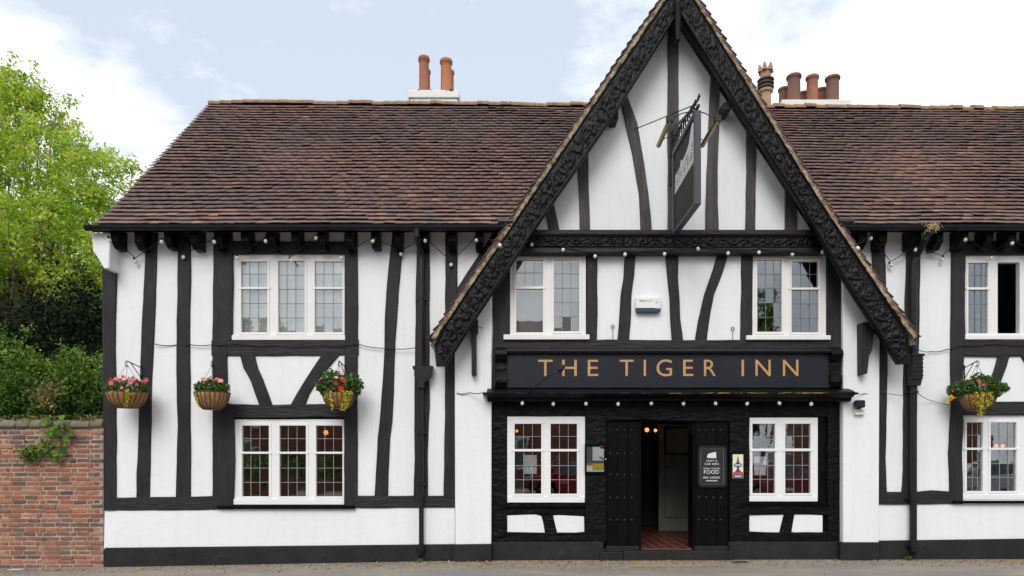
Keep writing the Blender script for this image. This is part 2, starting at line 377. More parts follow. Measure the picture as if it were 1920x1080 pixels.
def brick_mat(name, per_object):
    m, n, l, p = nodes_of(name)
    if per_object:
        a = n.new('ShaderNodeObjectInfo'); src = a.outputs['Random']
    else:
        a = n.new('ShaderNodeAttribute'); a.attribute_name = 'tint'; src = a.outputs['Fac']
    c = ramp(n, l, src, [(0.0, (0.075, 0.058, 0.052)), (0.14, (0.14, 0.075, 0.058)), (0.3, (0.26, 0.088, 0.052)), (0.65, (0.35, 0.115, 0.060)), (0.9, (0.45, 0.150, 0.070)), (1.0, (0.40, 0.21, 0.13))]).outputs['Color']
    z = tex_noise(n, l, 6, 9, (1, 1, 1.6), rough=0.78)
    c = mixc(n, l, ramp(n, l, z.outputs['Fac'], [(0.45, (0, 0, 0)), (0.66, (0.70, 0.70, 0.70))]).outputs['Color'], c, (0.215, 0.145, 0.11))
    z2 = tex_noise(n, l, 1.3, 7, None, rough=0.7)
    c = mixc(n, l, ramp(n, l, z2.outputs['Fac'], [(0.50, (0, 0, 0)), (0.66, (0.72, 0.72, 0.72))]).outputs['Color'], c, (0.115, 0.088, 0.074))
    l.new(c, p.inputs['Base Color']); p.inputs['Roughness'].default_value = 0.92
    z3 = tex_noise(n, l, 45, 5); bump(n, l, p, z3.outputs['Fac'], 0.7, 0.008)
    return m
M['brick'] = brick_mat('brick', False); M['brick_single'] = brick_mat('brick_single', True)

def pavement_mat(name, col, worn):
    m, n, l, p = nodes_of(name)
    z = tex_noise(n, l, 90, 4, None, rough=0.7); z2 = tex_noise(n, l, 1.1, 8, (0.6, 1.6, 1), rough=0.65); z3 = tex_noise(n, l, 7, 6)
    c = ramp(n, l, z.outputs['Fac'], [(0.3, tuple(x * 0.72 for x in col)), (0.7, tuple(x * 1.28 for x in col))]).outputs['Color']
    c = mixc(n, l, ramp(n, l, z2.outputs['Fac'], [(0.42, (0, 0, 0)), (0.66, (0.8, 0.8, 0.8))]).outputs['Color'], c, worn)
    c = mixc(n, l, ramp(n, l, z3.outputs['Fac'], [(0.60, (0, 0, 0)), (0.78, (0.6, 0.6, 0.6))]).outputs['Color'], c, tuple(x * 0.55 for x in col))
    l.new(c, p.inputs['Base Color']); p.inputs['Roughness'].default_value = 0.92
    bump(n, l, p, z.outputs['Fac'], 0.6, 0.006)
    return m
M['pavement'] = pavement_mat('pavement', (0.215, 0.195, 0.175), (0.33, 0.28, 0.22))
M['patch'] = pavement_mat('pavement_patch', (0.30, 0.24, 0.165), (0.34, 0.26, 0.17))
M['asphalt'] = pavement_mat('asphalt', (0.055, 0.055, 0.055), (0.075, 0.072, 0.068))
M['earth'] = mat('earth', (0.06, 0.065, 0.03), 0.95, 0.4, 0.4)
M['kerb'] = mat('kerbstone', (0.22, 0.21, 0.20), 0.9, 0.2, 5)

def checker_floor():
    m, n, l, p = nodes_of('quarry_floor')
    t = n.new('ShaderNodeTexCoord'); mpn = n.new('ShaderNodeMapping'); mpn.inputs['Rotation'].default_value = (0, 0, R(45))
    ck = n.new('ShaderNodeTexChecker'); ck.inputs['Scale'].default_value = 8
    ck.inputs['Color1'].default_value = (0.20, 0.055, 0.035, 1); ck.inputs['Color2'].default_value = (0.05, 0.025, 0.022, 1)
    l.new(t.outputs['Object'], mpn.inputs['Vector']); l.new(mpn.outputs[0], ck.inputs['Vector']); l.new(ck.outputs['Color'], p.inputs['Base Color'])
    p.inputs['Roughness'].default_value = 0.45
    return m
M['quarry'] = checker_floor()

# ------------------------------------------------------------------ the ground
def sheet(name, x0, x1, y0, y1, dz, m, nx=40):
    xs = sorted(set([x0, x1] + [x for x in np.linspace(max(x0, -40), min(x1, 40), nx)]))
    mb = MB()
    for a, b in zip(xs[:-1], xs[1:]):
        za, zb = ground_z(a) + dz, ground_z(b) + dz
        mb.add([(a, y0, za), (b, y0, zb), (b, y1, zb), (a, y1, za)], [(0, 1, 2, 3)])
    return tag(mb.build(name, m), kind='structure')
sheet('ground', -900, 900, -900, 1200, -0.16, M['earth'])
road_z = -0.13
sheet('road', -300, 300, -9.6, -3.3, -0.125, M['asphalt'])
pv = MB()
xs = np.linspace(-60, 60, 81)
for a, b in zip(xs[:-1], xs[1:]):
    za, zb = ground_z(a), ground_z(b)
    pv.add([(a, -3.15, za), (b, -3.15, zb), (b, 0.3, zb), (a, 0.3, za)], [(0, 1, 2, 3)])
pav = tag(pv.build('pavement', M['pavement']), kind='structure')
for yy0, yy1 in ((-3.3, -3.15), (-9.75, -9.6)):
    kb = MB()
    for a, b in zip(xs[:-1], xs[1:]):
        g0, g1 = ground_z(a), ground_z(b)
        kb.add([(a,yy0,g0-.14),(b,yy0,g1-.14),(b,yy1,g1-.14),(a,yy1,g0-.14),(a,yy0,g0+.003),(b,yy0,g1+.003),(b,yy1,g1+.003),(a,yy1,g0+.003)],
               [(4,5,6,7),(0,1,5,4),(2,3,7,6)])
    tag(kb.build('kerb', M['kerb']), kind='structure')
sheet('far_pavement', -60, 60, -17.6, -9.75, 0.0, M['pavement'])
pt = MB(); A = at(1168, 1050, 0); B = at(1345, 1050, 0)
pt.add([(A.x, -0.75, .004+ground_z(A.x)), (B.x-.2, -0.72, .004+ground_z(B.x)), (B.x+.02, -0.12, .004+ground_z(B.x)), (A.x+.1, -0.12, .004+ground_z(A.x))], [(0, 1, 2, 3)])
tag(pt.build('pavement_patch', M['patch']), kind='structure')

# ------------------------------------------------------------------ the inn
INN = thing('timber_framed_inn', 'white two-storey inn with black timber framing, carved front gable and brown tiled roof', 'building', (2.0, 3.0, 0.0))

def wobble(p, k=0.6, amp=1.0, seed=0.0):
    return amp * mnoise.noise(Vector((p[0] * k + seed, p[1] * k + seed * 1.7, seed)))

def timber(sections, y=0.0, face=0.035, m=None, name='timber_stud', back=0.07, wob=0.010, parent=None, cham=0.012, label=None):
    """sections: list of ((ax, ay), (bx, by)) picture points across the timber, from one end to the other."""
    A = [at(a[0], a[1], y) for a, b in sections]; B = [at(b[0], b[1], y) for a, b in sections]
    seed = random.uniform(0, 90); depth = face + random.uniform(-0.005, 0.005)
    L = [0.0]
    for i in range(1, len(A)): L.append(L[-1] + ((A[i] + B[i]) / 2 - (A[i-1] + B[i-1]) / 2).length)
    n = max(2, int(L[-1] / 0.16)); V = []
    tt = sorted(set(list(np.linspace(0, L[-1], n + 1)) + L))
    for t in tt:
        ax = np.interp(t, L, [p.x for p in A]); az_ = np.interp(t, L, [p.z for p in A])
        bx = np.interp(t, L, [p.x for p in B]); bz = np.interp(t, L, [p.z for p in B])
        a = Vector((ax, 0, az_)); b = Vector((bx, 0, bz)); w = (b - a); wl_ = max(w.length, 1e-6); w /= wl_
        a += w * wobble((t, 0), 2.6, wob, seed) + w * wobble((t, 0), 9, wob * 0.35, seed)
        b += w * wobble((t, 5), 2.6, wob, seed + 11) + w * wobble((t, 0), 9, wob * 0.35, seed + 5)
        c = min(cham, wl_ * 0.2); dj = depth + wobble((t, 3), 3, 0.006, seed); md = wobble((t, 9), 5, 0.006, seed + 3)
        mid = (a + b) / 2
        for q, yy in ((a, back), (a, -dj + c * .8), (a + w * c, -dj), (mid, -dj - md), (b - w * c, -dj), (b, -dj + c * .8), (b, back)):
            V.append((q.x, y + yy, q.z))
    k = 7; F = []
    N = len(tt)
    for i in range(N - 1):
        for j in range(k - 1): F.append((i*k+j, i*k+j+1, (i+1)*k+j+1, (i+1)*k+j))
    F.append(tuple(range(k))); F.append(tuple((N-1)*k + j for j in range(k-1, -1, -1)))
    mb = MB(); mb.add(V, F)
    o = mb.build(name, m or M['timber_up'], parent or INN)
    if label: o['label'] = label
    return o

def stud(rows, **k):
    """rows: (py, left px, right px)."""
    return timber([((l, y), (r, y)) for y, l, r in rows], **k)
def rail(cols, **k):
    """cols: (px, top py, bottom py)."""
    k.setdefault('m', M['timber_across']); k.setdefault('name', 'timber_rail')
    return timber([((x, b), (x, t)) for x, t, b in cols], **k)

def panel(pts, y=0.0, t=0.05, m=None, name='infill_panel', parent=None):
    dy = random.uniform(-0.004, 0.004)
    P = [at(a, b, y) for a, b in pts]
    mb = MB(); mb.prism([(p.x, p.z) for p in P], y + dy, y + dy + t)
    return mb.build(name, m or M['plaster'], parent or INN)

def cen(rows, y):
    ys = [r[0] for r in rows]; return float(np.interp(y, ys, [(r[1] + r[2]) / 2 for r in rows]))
def between(A, B, y0, y1, **k):
    ys = np.linspace(y0, y1, 9)
    fa = (lambda y: cen(A, y)) if not isinstance(A, (int, float)) else (lambda y: A)
    fb = (lambda y: cen(B, y)) if not isinstance(B, (int, float)) else (lambda y: B)
    return panel([(fa(y), y) for y in ys] + [(fb(y), y) for y in ys[::-1]], **k)

TOP = 412   # wall tops end behind the gutter
corner = [(TOP, 196, 223), (520, 193.5, 220), (640, 193.5, 217.5), (740, 194, 219), (860, 196, 219), (957, 197.5, 219)]
s2 = [(TOP, 277, 299), (455, 275, 297), (550, 270.6, 293), (640, 265.5, 289.5), (710, 264, 286), (857, 258.6, 283.6), (940, 256, 281)]
s3 = [(TOP, 336, 359), (450, 335, 359), (640, 332, 357), (710, 332, 358), (800, 334, 358), (940, 330.6, 358.7)]
post4 = [(TOP, 402, 437), (455, 401.5, 437), (637, 399.5, 437), (640, 399.5, 427), (755, 400, 426.5), (760, 400, 440), (860, 400, 440), (955, 399, 438)]
post5 = [(TOP, 646.5, 671), (637, 647, 671.5), (760, 646, 671), (950, 645.5, 670.5)]
s6 = [(TOP, 737, 758), (440, 736, 757), (550, 724, 748), (640, 721, 741.5), (700, 719, 740), (790, 712, 736), (820, 709, 732), (940, 702, 726.5)]
s7 = [(TOP, 782, 807), (500, 781, 806), (640, 779, 805.5), (760, 777, 806), (860, 777.5, 802), (940, 775.7, 803)]
s8 = [(TOP, 835, 858), (550, 835, 857.5), (700, 835, 856), (800, 834, 855), (950, 831.5, 853.6)]
for rows in (corner, s2, s3, post4, post5, s6, s7, s8): stud(rows)
braceL = [((450, 664), (477.6, 664)), ((458, 690), (484, 690)), ((470.8, 713), (495, 713)), ((488, 761), (512, 761))]
braceR = [((606, 662), (640, 662)), ((591, 684), (622, 684)), ((573, 713), (597, 713)), ((556, 740), (580, 740)), ((544.5, 761), (572, 761))]
timber(braceL, name='timber_brace'); timber(braceR, name='timber_brace')
rail([(398, 638, 667), (520, 639, 667.5), (673, 638, 666)])
rail([(424, 757.5, 783), (520, 759, 784), (600, 757, 782), (650, 758, 783)])
rail([(217, 933, 957), (300, 932, 957), (402, 930, 955.5)])
rail([(668, 929.5, 952.5), (760, 929, 952), (853, 929, 951.5)])
rail([(424, 452, 476.5), (540, 453, 476.5), (652, 453, 476)], face=0.03)
timber([((930, 428), (953, 428)), ((860, 536), (889, 536)), ((840, 566), (870, 566))], name='timber_brace', face=0.028)
# black gap boards around the upper left window head
between(corner, s2, TOP, 945); between(s2, s3, TOP, 945); between(s3, post4, TOP, 945)
between(post5, s6, TOP, 940); between(s6, s7, TOP, 940); between(s7, s8, TOP, 940)
panel([(846, TOP), (853, TOP), (985, TOP), (925, 520), (862, 640), (862, 948), (843, 948)])
panel([(410, 652), (464, 652), (500, 770), (410, 770)]); panel([(464, 652), (622, 652), (558, 770), (500, 770)]); panel([(622, 652), (660, 652), (660, 770), (558, 770)])
panel([(420, TOP), (658, TOP), (658, 465), (420, 465)])
# white base band and black plinth of the left bay
a = at(195.5, 1030, 0); b = at(853, 1026, 0)
mb = MB(); mb.prism([(at(197, 953).x, at(0, 955).z), (at(853, 950).x, at(0, 950).z), (b.x, b.z), (a.x, a.z)][::-1], -0.012, 0.06)
mb.build('base_band', M['plaster'], INN, bevel=0.004)
def plinth(x0, x1, yt0, yt1, y, m=None):
    P0, P1 = at(x0, yt0, y), at(x1, yt1, y)
    mb = MB(); mb.prism([(P0.x, ground_z(P0.x) - 0.02), (P1.x, ground_z(P1.x) - 0.02), (P1.x, P1.z), (P0.x, P0.z)], y, y + 0.14)
    return mb.build('plinth', m or M['plinth'], INN, bevel=0.012)
plinth(195, 850, 1027.5, 1020.5, -0.05)

# piers either side of the gable
def pier(pts, y=-0.10):
    P = [at(a, b, y) for a, b in pts]
    mb = MB(); mb.prism([(p.x, p.z) for p in P], y, 0.08)
    return mb.build('pier', M['plaster'], INN, bevel=0.012)
pier([(853.5, 1026), (921, 1026), (922, 540), (852.5, 640)])
pier([(1581, 1024), (1648, 1024), (1650, 604), (1581, 500)])
plinth(849, 922, 1021, 1020, -0.14); plinth(1576.5, 1650, 1017, 1017, -0.14)
panel([(1648, 930), (1930, 930), (2540, 930), (2540, 1024), (1640, 1024)], name='base_band', y=-0.008)
plinth(1649, 2540, 1014, 1002, -0.05)

# right bay
ra = [(TOP, 1634, 1661), (540, 1635, 1659), (640, 1651, 1664), (760, 1649, 1663), (840, 1646.5, 1660), (900, 1646, 1662), (948, 1645.5, 1662)]
ra = [(TOP, 1634, 1661), (470, 1634, 1658), (640, 1640, 1663.5), (700, 1648, 1662), (800, 1648, 1661), (860, 1646, 1659), (945, 1645.5, 1662)]
rb = [(TOP, 1699, 1727), (480, 1698, 1724), (560, 1696, 1723), (700, 1693, 1720), (800, 1692, 1716), (880, 1692, 1714), (945, 1688, 1714)]
rp_ = [(TOP, 1786, 1812), (480, 1783, 1809), (560, 1782, 1808), (640, 1781, 1808.5), (700, 1781, 1804), (745, 1781, 1803), (760, 1782, 1805), (850, 1777.5, 1803), (900, 1779, 1804), (945, 1780, 1804)]
rq = [(TOP, 2022, 2050), (700, 2021, 2050), (945, 2022, 2050)]
for rows in (ra, rb, rp_, rq): stud(rows)
rail([(1804, 640, 668), (1860, 637, 669), (1930, 638, 667), (2040, 638, 667)])
rail([(1803, 754, 779), (1870, 753, 778), (1950, 753, 778), (2040, 754, 778)])
rail([(1645, 922, 945), (1710, 922, 946), (1745, 919, 945), (1782, 922, 945)])
rail([(1806, 452, 478), (1900, 452, 478), (2040, 453, 478)], face=0.03)
timber([((1872, 662), (1893, 662)), ((1864, 690), (1885, 690)), ((1853, 720), (1874, 720)), ((1842, 757), (1862, 757))], name='timber_brace')
timber([((1909, 662), (1935, 662)), ((1924, 685), (1948, 685)), ((1945, 720), (1970, 720)), ((1960, 757), (1986, 757))], name='timber_brace')
panel([(1540, TOP), (1647, TOP), (1652, 640), (1654, 942), (1640, 942), (1640, 600)])
between(ra, rb, TOP, 940); between(rb, rp_, TOP, 940)
panel([(1795, 652), (1883, 652), (1852, 768), (1795, 768)]); panel([(1883, 652), (1921, 652), (1972, 768), (1852, 768)]); panel([(1921, 652), (2036, 652), (2036, 768), (1972, 768)])
panel([(1795, TOP), (2036, TOP), (2036, 465), (1795, 465)])
panel([(2036, TOP), (2540, TOP), (2540, 940), (2036, 940)])
rail([(2046, 922, 945), (2540, 922, 945)])

# ---- gable: profile of the roof's outer line in the barge plane
YB = -0.44
gl_px = [(1274, -54), (1237, 0), (1096, 204), (959, 407), (806, 632)]
gr_px = [(1274, -54), (1311, 0), (1430, 190), (1546, 375), (1632, 502), (1720, 630)]
GL = [at(a, b, YB) for a, b in gl_px]; GR = [at(a, b, YB) for a, b in gr_px]
APEX = GL[0]
def roof_z(x):
    """Height of the gable roof's tile line over x."""
    if x <= APEX.x: return float(np.interp(x, [p.x for p in GL[::-1]], [p.z for p in GL[::-1]]))
    return float(np.interp(x, [p.x for p in GR], [p.z for p in GR]))

def clip_poly(poly, a, b):
    """Keep the part of a polygon of (x, z) to the right of the line a -> b (seen with z up)."""
    def side(p): return (b[0]-a[0])*(p[1]-a[1]) - (b[1]-a[1])*(p[0]-a[0])
    out = []
    for i, p in enumerate(poly):
        q = poly[(i+1) % len(poly)]; sp, sq = side(p), side(q)
        if sp <= 0: out.append(p)
        if (sp < 0 < sq) or (sq < 0 < sp):
            t = sp / (sp - sq); out.append((p[0] + (q[0]-p[0])*t, p[1] + (q[1]-p[1])*t))
    return out
def gable_panel(pts, y=0.0, t=0.05):
    poly = [(at(a, b, y).x, at(a, b, y).z) for a, b in pts]
    off = 0.30
    poly = clip_poly(poly, (GL[-1].x + off, GL[-1].z), (APEX.x + off, APEX.z))
    poly = clip_poly(poly, (APEX.x - off, APEX.z), (GR[-1].x - off, GR[-1].z))
    if len(poly) < 3: return
    dy = random.uniform(-0.004, 0.004)
    mb = MB(); mb.prism(poly, y + dy, y + dy + t)
    mb.build('infill_panel', M['plaster'], INN)
g1 = [(370, 1018, 1030), (386, 1021, 1038.6), (410, 1025, 1044), (432, 1029, 1049)]
g2 = [(250, 1082, 1102), (316, 1084, 1103), (360, 1085.5, 1104), (432, 1087, 1106.5)]
g3 = [(160, 1156, 1169), (190, 1163, 1179), (235, 1173, 1195), (291, 1184.6, 1204), (361, 1197, 1215), (432, 1201, 1222)]
g4 = [(20, 1252, 1272), (200, 1251.5, 1272), (432, 1251.5, 1273)]
g5 = [(120, 1333, 1344), (141, 1332, 1348), (225, 1328, 1347), (317, 1325, 1345.5), (373, 1323, 1345), (436, 1322, 1346)]
g6 = [(225, 1399.5, 1416), (260, 1399, 1418), (373, 1398.6, 1415.5), (436, 1396.5, 1415)]
g7 = [(330, 1471, 1488), (391, 1471, 1492), (440, 1471, 1492.5)]
for rows in (g1, g2, g3, g4, g5, g6, g7): stud(rows, m=M['timber_worn'])
gs = [g1, g2, g3, g4, g5, g6, g7]
lows = [(900, 0)]
def gx(rows, y): return cen(rows, y)
ysamp = [440, 400, 360, 320, 280, 240, 200, 160, 100, 0, -60]
def edge(rows): return [(cen(rows, max(y, rows[0][0])) if y >= rows[0][0] else cen(rows, rows[0][0]) , y) for y in ysamp]
gable_panel([(880, 440)] + edge(g1) + [(880, -60)])
for A_, B_ in zip(gs[:-1], gs[1:]): gable_panel(edge(A_) + edge(B_)[::-1])
gable_panel(edge(g7) + [(1700, -60), (1700, 440)])

# middle storey
m1 = [(430, 922, 957), (560, 924, 956), (640, 924, 956), (755, 921, 951)]
mA = [(470, 1099, 1120), (560, 1100, 1120), (645, 1099, 1119)]
mB = [(470, 1172, 1191), (520, 1169, 1188), (552, 1163.7, 1184), (600, 1161, 1182), (645, 1157, 1178.4)]
mC = [(470, 1247, 1271), (520, 1250, 1271), (563, 1255, 1274), (600, 1256, 1275), (645, 1259.6, 1280)]
mD = [(470, 1347, 1367), (510, 1335, 1355), (553, 1320, 1338), (600, 1309, 1329), (645, 1302, 1324)]
mE = [(470, 1389.5, 1410.5), (560, 1388.5, 1410), (645, 1387.5, 1410)]
mR = [(420, 1549, 1582), (640, 1549, 1582), (755, 1553, 1582)]
for rows in (m1, mA, mB, mC, mD, mE, mR): stud(rows)
rail([(950, 637.5, 657), (1200, 638, 657), (1400, 638, 657), (1556, 638, 657)], face=0.04)
for A_, B_ in zip((mA, mB, mC, mD), (mB, mC, mD, mE)): between(A_, B_, 450, 648)
panel([(1566, 440), (1600, 440), (1600, 740), (1566, 740)])
panel([(905, 430), (940, 430), (940, 740), (905, 740)])
panel([(940, 440), (1566, 440), (1566, 478), (940, 478)], y=0.02)

# ---- carved boards
def carved(outer, inner, y, name, relief=0.030, thick=0.07, wave=0.40, step=0.010, across=34, m=None):
    """A board between two polylines of (x, z), carved with a running vine between two fillets."""
    def cum(P):
        L = [0.0]
        for i in range(1, len(P)): L.append(L[-1] + math.hypot(P[i][0]-P[i-1][0], P[i][1]-P[i-1][1]))
        return L
    LO, LI = cum(outer), cum(inner); n = int(max(LO[-1], LI[-1]) / step)
    u = np.linspace(0, 1, n + 1); v = np.linspace(0, 1, across + 1)
    ox = np.interp(u*LO[-1], LO, [p[0] for p in outer]); oz = np.interp(u*LO[-1], LO, [p[1] for p in outer])
    ix = np.interp(u*LI[-1], LI, [p[0] for p in inner]); iz = np.interp(u*LI[-1], LI, [p[1] for p in inner])
    X = ox[:, None]*(1-v) + ix[:, None]*v; Z = oz[:, None]*(1-v) + iz[:, None]*v
    W = float(np.mean(np.hypot(ox-ix, oz-iz))); s = (u*LO[-1])[:, None]; t = (v[None, :]-0.5)*W
    H = np.zeros((n+1, across+1))
    hw = W*0.33; amp = hw*0.62
    c = amp*np.sin(2*np.pi*s/wave)
    H += 0.75*np.exp(-((t-c)/(0.10*W*0.6))**2)
    K = int(LO[-1]/(wave/2))+2
    for k in range(K):
        sk = wave*(0.25+0.5*k); sg = -1 if k % 2 == 0 else 1
        jit = rng.uniform(-.02, .02, 2)
        ds = s-(sk+jit[0]); dt = t-(sg*amp*0.55+jit[1]*.5); r = np.hypot(ds, dt); th = np.arctan2(dt, ds)
        ph = rng.uniform(0, 6.28); pet = rng.integers(4, 7)
        R0 = hw*(0.62+0.2*np.cos(pet*th+ph+r*14))
        H = np.maximum(H, (0.9*(0.55+0.45*np.cos(r/(hw*0.20)))) * (1/(1+np.exp((r-R0)/0.006))))
        for q in range(7):
            a2 = rng.uniform(-.2, .2)*wave; b2 = rng.uniform(-1, 1)*hw*.9
            rr = np.hypot(s-(sk+a2), (t-b2)*rng.uniform(.8, 1.6))
            H = np.maximum(H, 0.8*np.exp(-(rr/(0.10*W*rng.uniform(.5, .9)))**2))
    g = rng.normal(size=H.shape)
    for _ in range(2): g = (g + np.roll(g, 1, 0) + np.roll(g, -1, 0) + np.roll(g, 1, 1) + np.roll(g, -1, 1)) / 5
    H = np.clip(H + 0.55*g, 0, 1.1)
    H *= (np.abs(t) < hw*1.02)
    fil = ((np.abs(t) > W*0.40) & (np.abs(t) < W*0.485)).astype(float)
    H = np.maximum(H, 1.25*fil*(0.75+0.25*np.cos((np.abs(t)-W*0.44)/(W*0.045)*np.pi)))
    H[:, 0] = 0.35; H[:, -1] = 0.35
    Y = y - relief*H
    V = np.stack([X, Y, Z], -1).reshape(-1, 3); w = across+1
    i, j = np.meshgrid(np.arange(n), np.arange(across), indexing='ij'); b0 = (i*w+j).ravel()
    F = np.stack([b0, b0+w, b0+w+1, b0+1], 1)
    ring = list(range(w)) + [k*w+across for k in range(1, n+1)] + [n*w+k for k in range(across-1, -1, -1)] + [k*w for k in range(n-1, 0, -1)]
    back = V[ring].copy(); back[:, 1] = y+thick; nb = len(V); V = np.vstack([V, back]); r = np.array(ring); q = np.arange(len(ring)); q2 = np.roll(q, -1)
    F = np.vstack([F, np.stack([r, r[q2], nb+q2, nb+q], 1)])
    o = np_mesh(name, V, F, m or M['carved'], INN, smooth=True)
    return o
M['carved'] = mat('carved_wood', (0.005, 0.0048, 0.0055), 0.36, 0.3, 5, None, 0.8, 38, 0.01, dirt=(0.011, 0.011, 0.013), dirt_pos=(0.55, 0.75), dirt_scale=7, spec=.2)
def line(pts, y): return [(at(a, b, y).x, at(a, b, y).z) for a, b in pts]
carved(line([(1274, -38), (1243, 7), (1104, 207), (967, 410), (838, 600), (814, 647), (818, 686)][:6], YB),
       line([(1278, 16), (1265.5, 35), (1160, 204), (1083, 316), (1005, 428), (880, 617), (836.5, 686)][:7], YB), YB, 'bargeboard')
carved(line([(1276.5, -40), (1304, 2), (1422, 192), (1538, 377), (1624, 504), (1700, 619), (1707, 660)], YB),
       line([(1268, 18), (1278, 33), (1386, 206), (1494, 373), (1584, 528), (1660, 646), (1683, 682)], YB), YB, 'bargeboard')
# lower nibs of the boards
mb = MB(); mb.pprism([(814, 646), (838, 684), (836.5, 687), (818, 687)], YB - 0.004, YB + 0.07); mb.build('bargeboard_foot', M['carved'], INN)
mb = MB(); mb.pprism([(1706, 660), (1708, 682), (1683, 683)], YB - 0.004, YB + 0.07); mb.build('bargeboard_foot', M['carved'], INN)
# tie beam: moulded top, carved face, lower edge
mb = MB(); mb.pbox(985, 1545, 430, 441, -0.20, 0.06); mb.build('tie_beam_moulding', M['timber_across'], INN, bevel=0.02)
carved(line([(986, 441.5), (1545, 443)], -0.15), line([(986, 463), (1545, 465)], -0.15), -0.15, 'tie_beam', relief=0.028, thick=0.2, wave=0.36, step=0.010, across=18)
mb = MB(); mb.pbox(960, 1549, 463, 475, -0.17, 0.06); mb.build('tie_beam_lip', M['timber_across'], INN, bevel=0.015)
# finial post at the apex and a purlin end
mb = MB(); c = at(1270.5, 30, YB - 0.05)
mb.lathe([(0.0, -0.42), (0.030, -0.40), (0.045, -0.36), (0.028, -0.32), (0.052, -0.29), (0.038, -0.25), (0.048, -0.22), (0.048, 0.65), (0.06, 0.70)], (c.x, c.y, c.z), 12)
mb.build('pendant', M['carved'], INN, smooth=True)
mb = MB(); mb.pbox(1357, 1371, 190, 207, -0.30, 0.05); mb.build('purlin_end', M['timber_across'], INN, bevel=0.015)
mb = MB(); mb.pbox(1146, 1160, 206, 222, -0.30, 0.05); mb.build('purlin_end', M['timber_across'], INN, bevel=0.015)
# brackets under the barge feet
mb = MB(); mb.pprism([(883, 600), (896, 598), (896, 623), (893, 627), (893, 703), (884, 703), (884, 627), (881, 623)], -0.24, -0.09); mb.build('bracket', M['timber_up'], INN, bevel=0.008)
mb = MB(); mb.pprism([(1616, 605), (1646, 600), (1646, 622), (1638, 628), (1636, 655), (1630, 668), (1627, 700), (1617, 703)], -0.26, -0.09); mb.build('bracket', M['timber_up'], INN, bevel=0.01)

# ---- roofs
def poly_len(P):
    L = [0.0]
    for i in range(1, len(P)): L.append(L[-1] + math.hypot(P[i][0]-P[i-1][0], P[i][1]-P[i-1][1]))
    return L
def tiles(profile, axis, t0, t1, gauge, width, keep=None, lift_noise=0.0, zslope=None):
    """Plain tiles laid up a profile of (a, z) from the eave; axis 'x': a is y and the rows run along x; axis 'y': the reverse.
    Gives a list of (8 corner points, row, t)."""
    L = poly_len(profile); rows = int(L[-1] / gauge); out = []
    for i in range(rows):
        s0 = i * gauge; off = (width / 2 if i % 2 else 0) + random.uniform(-.01, .01)
        nt = int((t1 - t0) / width) + 2
        for k in range(-1, nt):
            ta = t0 + off + k * width; tb = ta + width - 0.0025
            ta, tb = max(ta, t0), min(tb, t1)
            if tb - ta < 0.03: continue
            tm = (ta + tb) / 2
            s = s0 + random.gauss(0, 0.0035); e = s0 + gauge * 1.5
            p0 = Vector((np.interp(s, L, [p[0] for p in profile]), np.interp(s, L, [p[1] for p in profile])))
            ee = min(e, L[-1]); p1 = Vector((np.interp(ee, L, [p[0] for p in profile]), np.interp(ee, L, [p[1] for p in profile])))
            if s < 0:
                d0 = Vector((profile[1][0]-profile[0][0], profile[1][1]-profile[0][1])).normalized(); p0 = Vector(profile[0]) + d0 * s
            d = (p1 - p0)
            if d.length < 0.05: continue
            d.normalize(); nrm = Vector((-d.y, d.x));
            if nrm.y < 0: nrm = -nrm
            if keep and not keep(p0, tm): continue
            lf = 0.0335 + random.gauss(0, 0.004); th = 0.012; tw = random.gauss(0, 0.0025)
            lf += mnoise.noise(Vector((tm * .5, i * .08, 2.2))) * 0.012
            c = []
            for tt_, sg in ((ta, -1), (tb, 1)):
                for p, h in ((p0, lf + sg * tw), (p0, lf + th + sg * tw), (p1, th - 0.012), (p1, -0.012)):
                    q = p + nrm * h
                    zz = q.y + (zslope(tt_, (p.x)) if zslope else 0)
                    c.append((tt_, q.x, zz) if axis == 'x' else (q.x, tt_, zz))
            out.append((c, i, tm))
    return out
TF = [(0,1,2,3), (7,6,5,4), (0,4,5,1), (1,5,6,2), (2,6,7,3), (3,7,4,0)]
def tint_of(i, t):
    v = 0.42 + 0.42 * mnoise.noise(Vector((t * 0.35, i * 0.09, 8.1))) + random.gauss(0, 0.13)
    if random.random() < 0.05: v += 0.35
    return min(1, max(0, v))
def tiles_stuff(name, lst, parent):
    V = np.array([c for t in lst for c in t[0]], np.float32); F = np.array([[8*k + i for i in f] for k in range(len(lst)) for f in TF], np.int32)
    tn = np.repeat([tint_of(t[1], t[2]) for t in lst], 6)
    o = np_mesh(name, V, F, M['tile'], parent, tint=tn)
    bm = bmesh.new(); bm.from_mesh(o.data); bmesh.ops.recalc_face_normals(bm, faces=bm.faces); bm.to_mesh(o.data); bm.free()
    o['kind'] = 'stuff'; return o

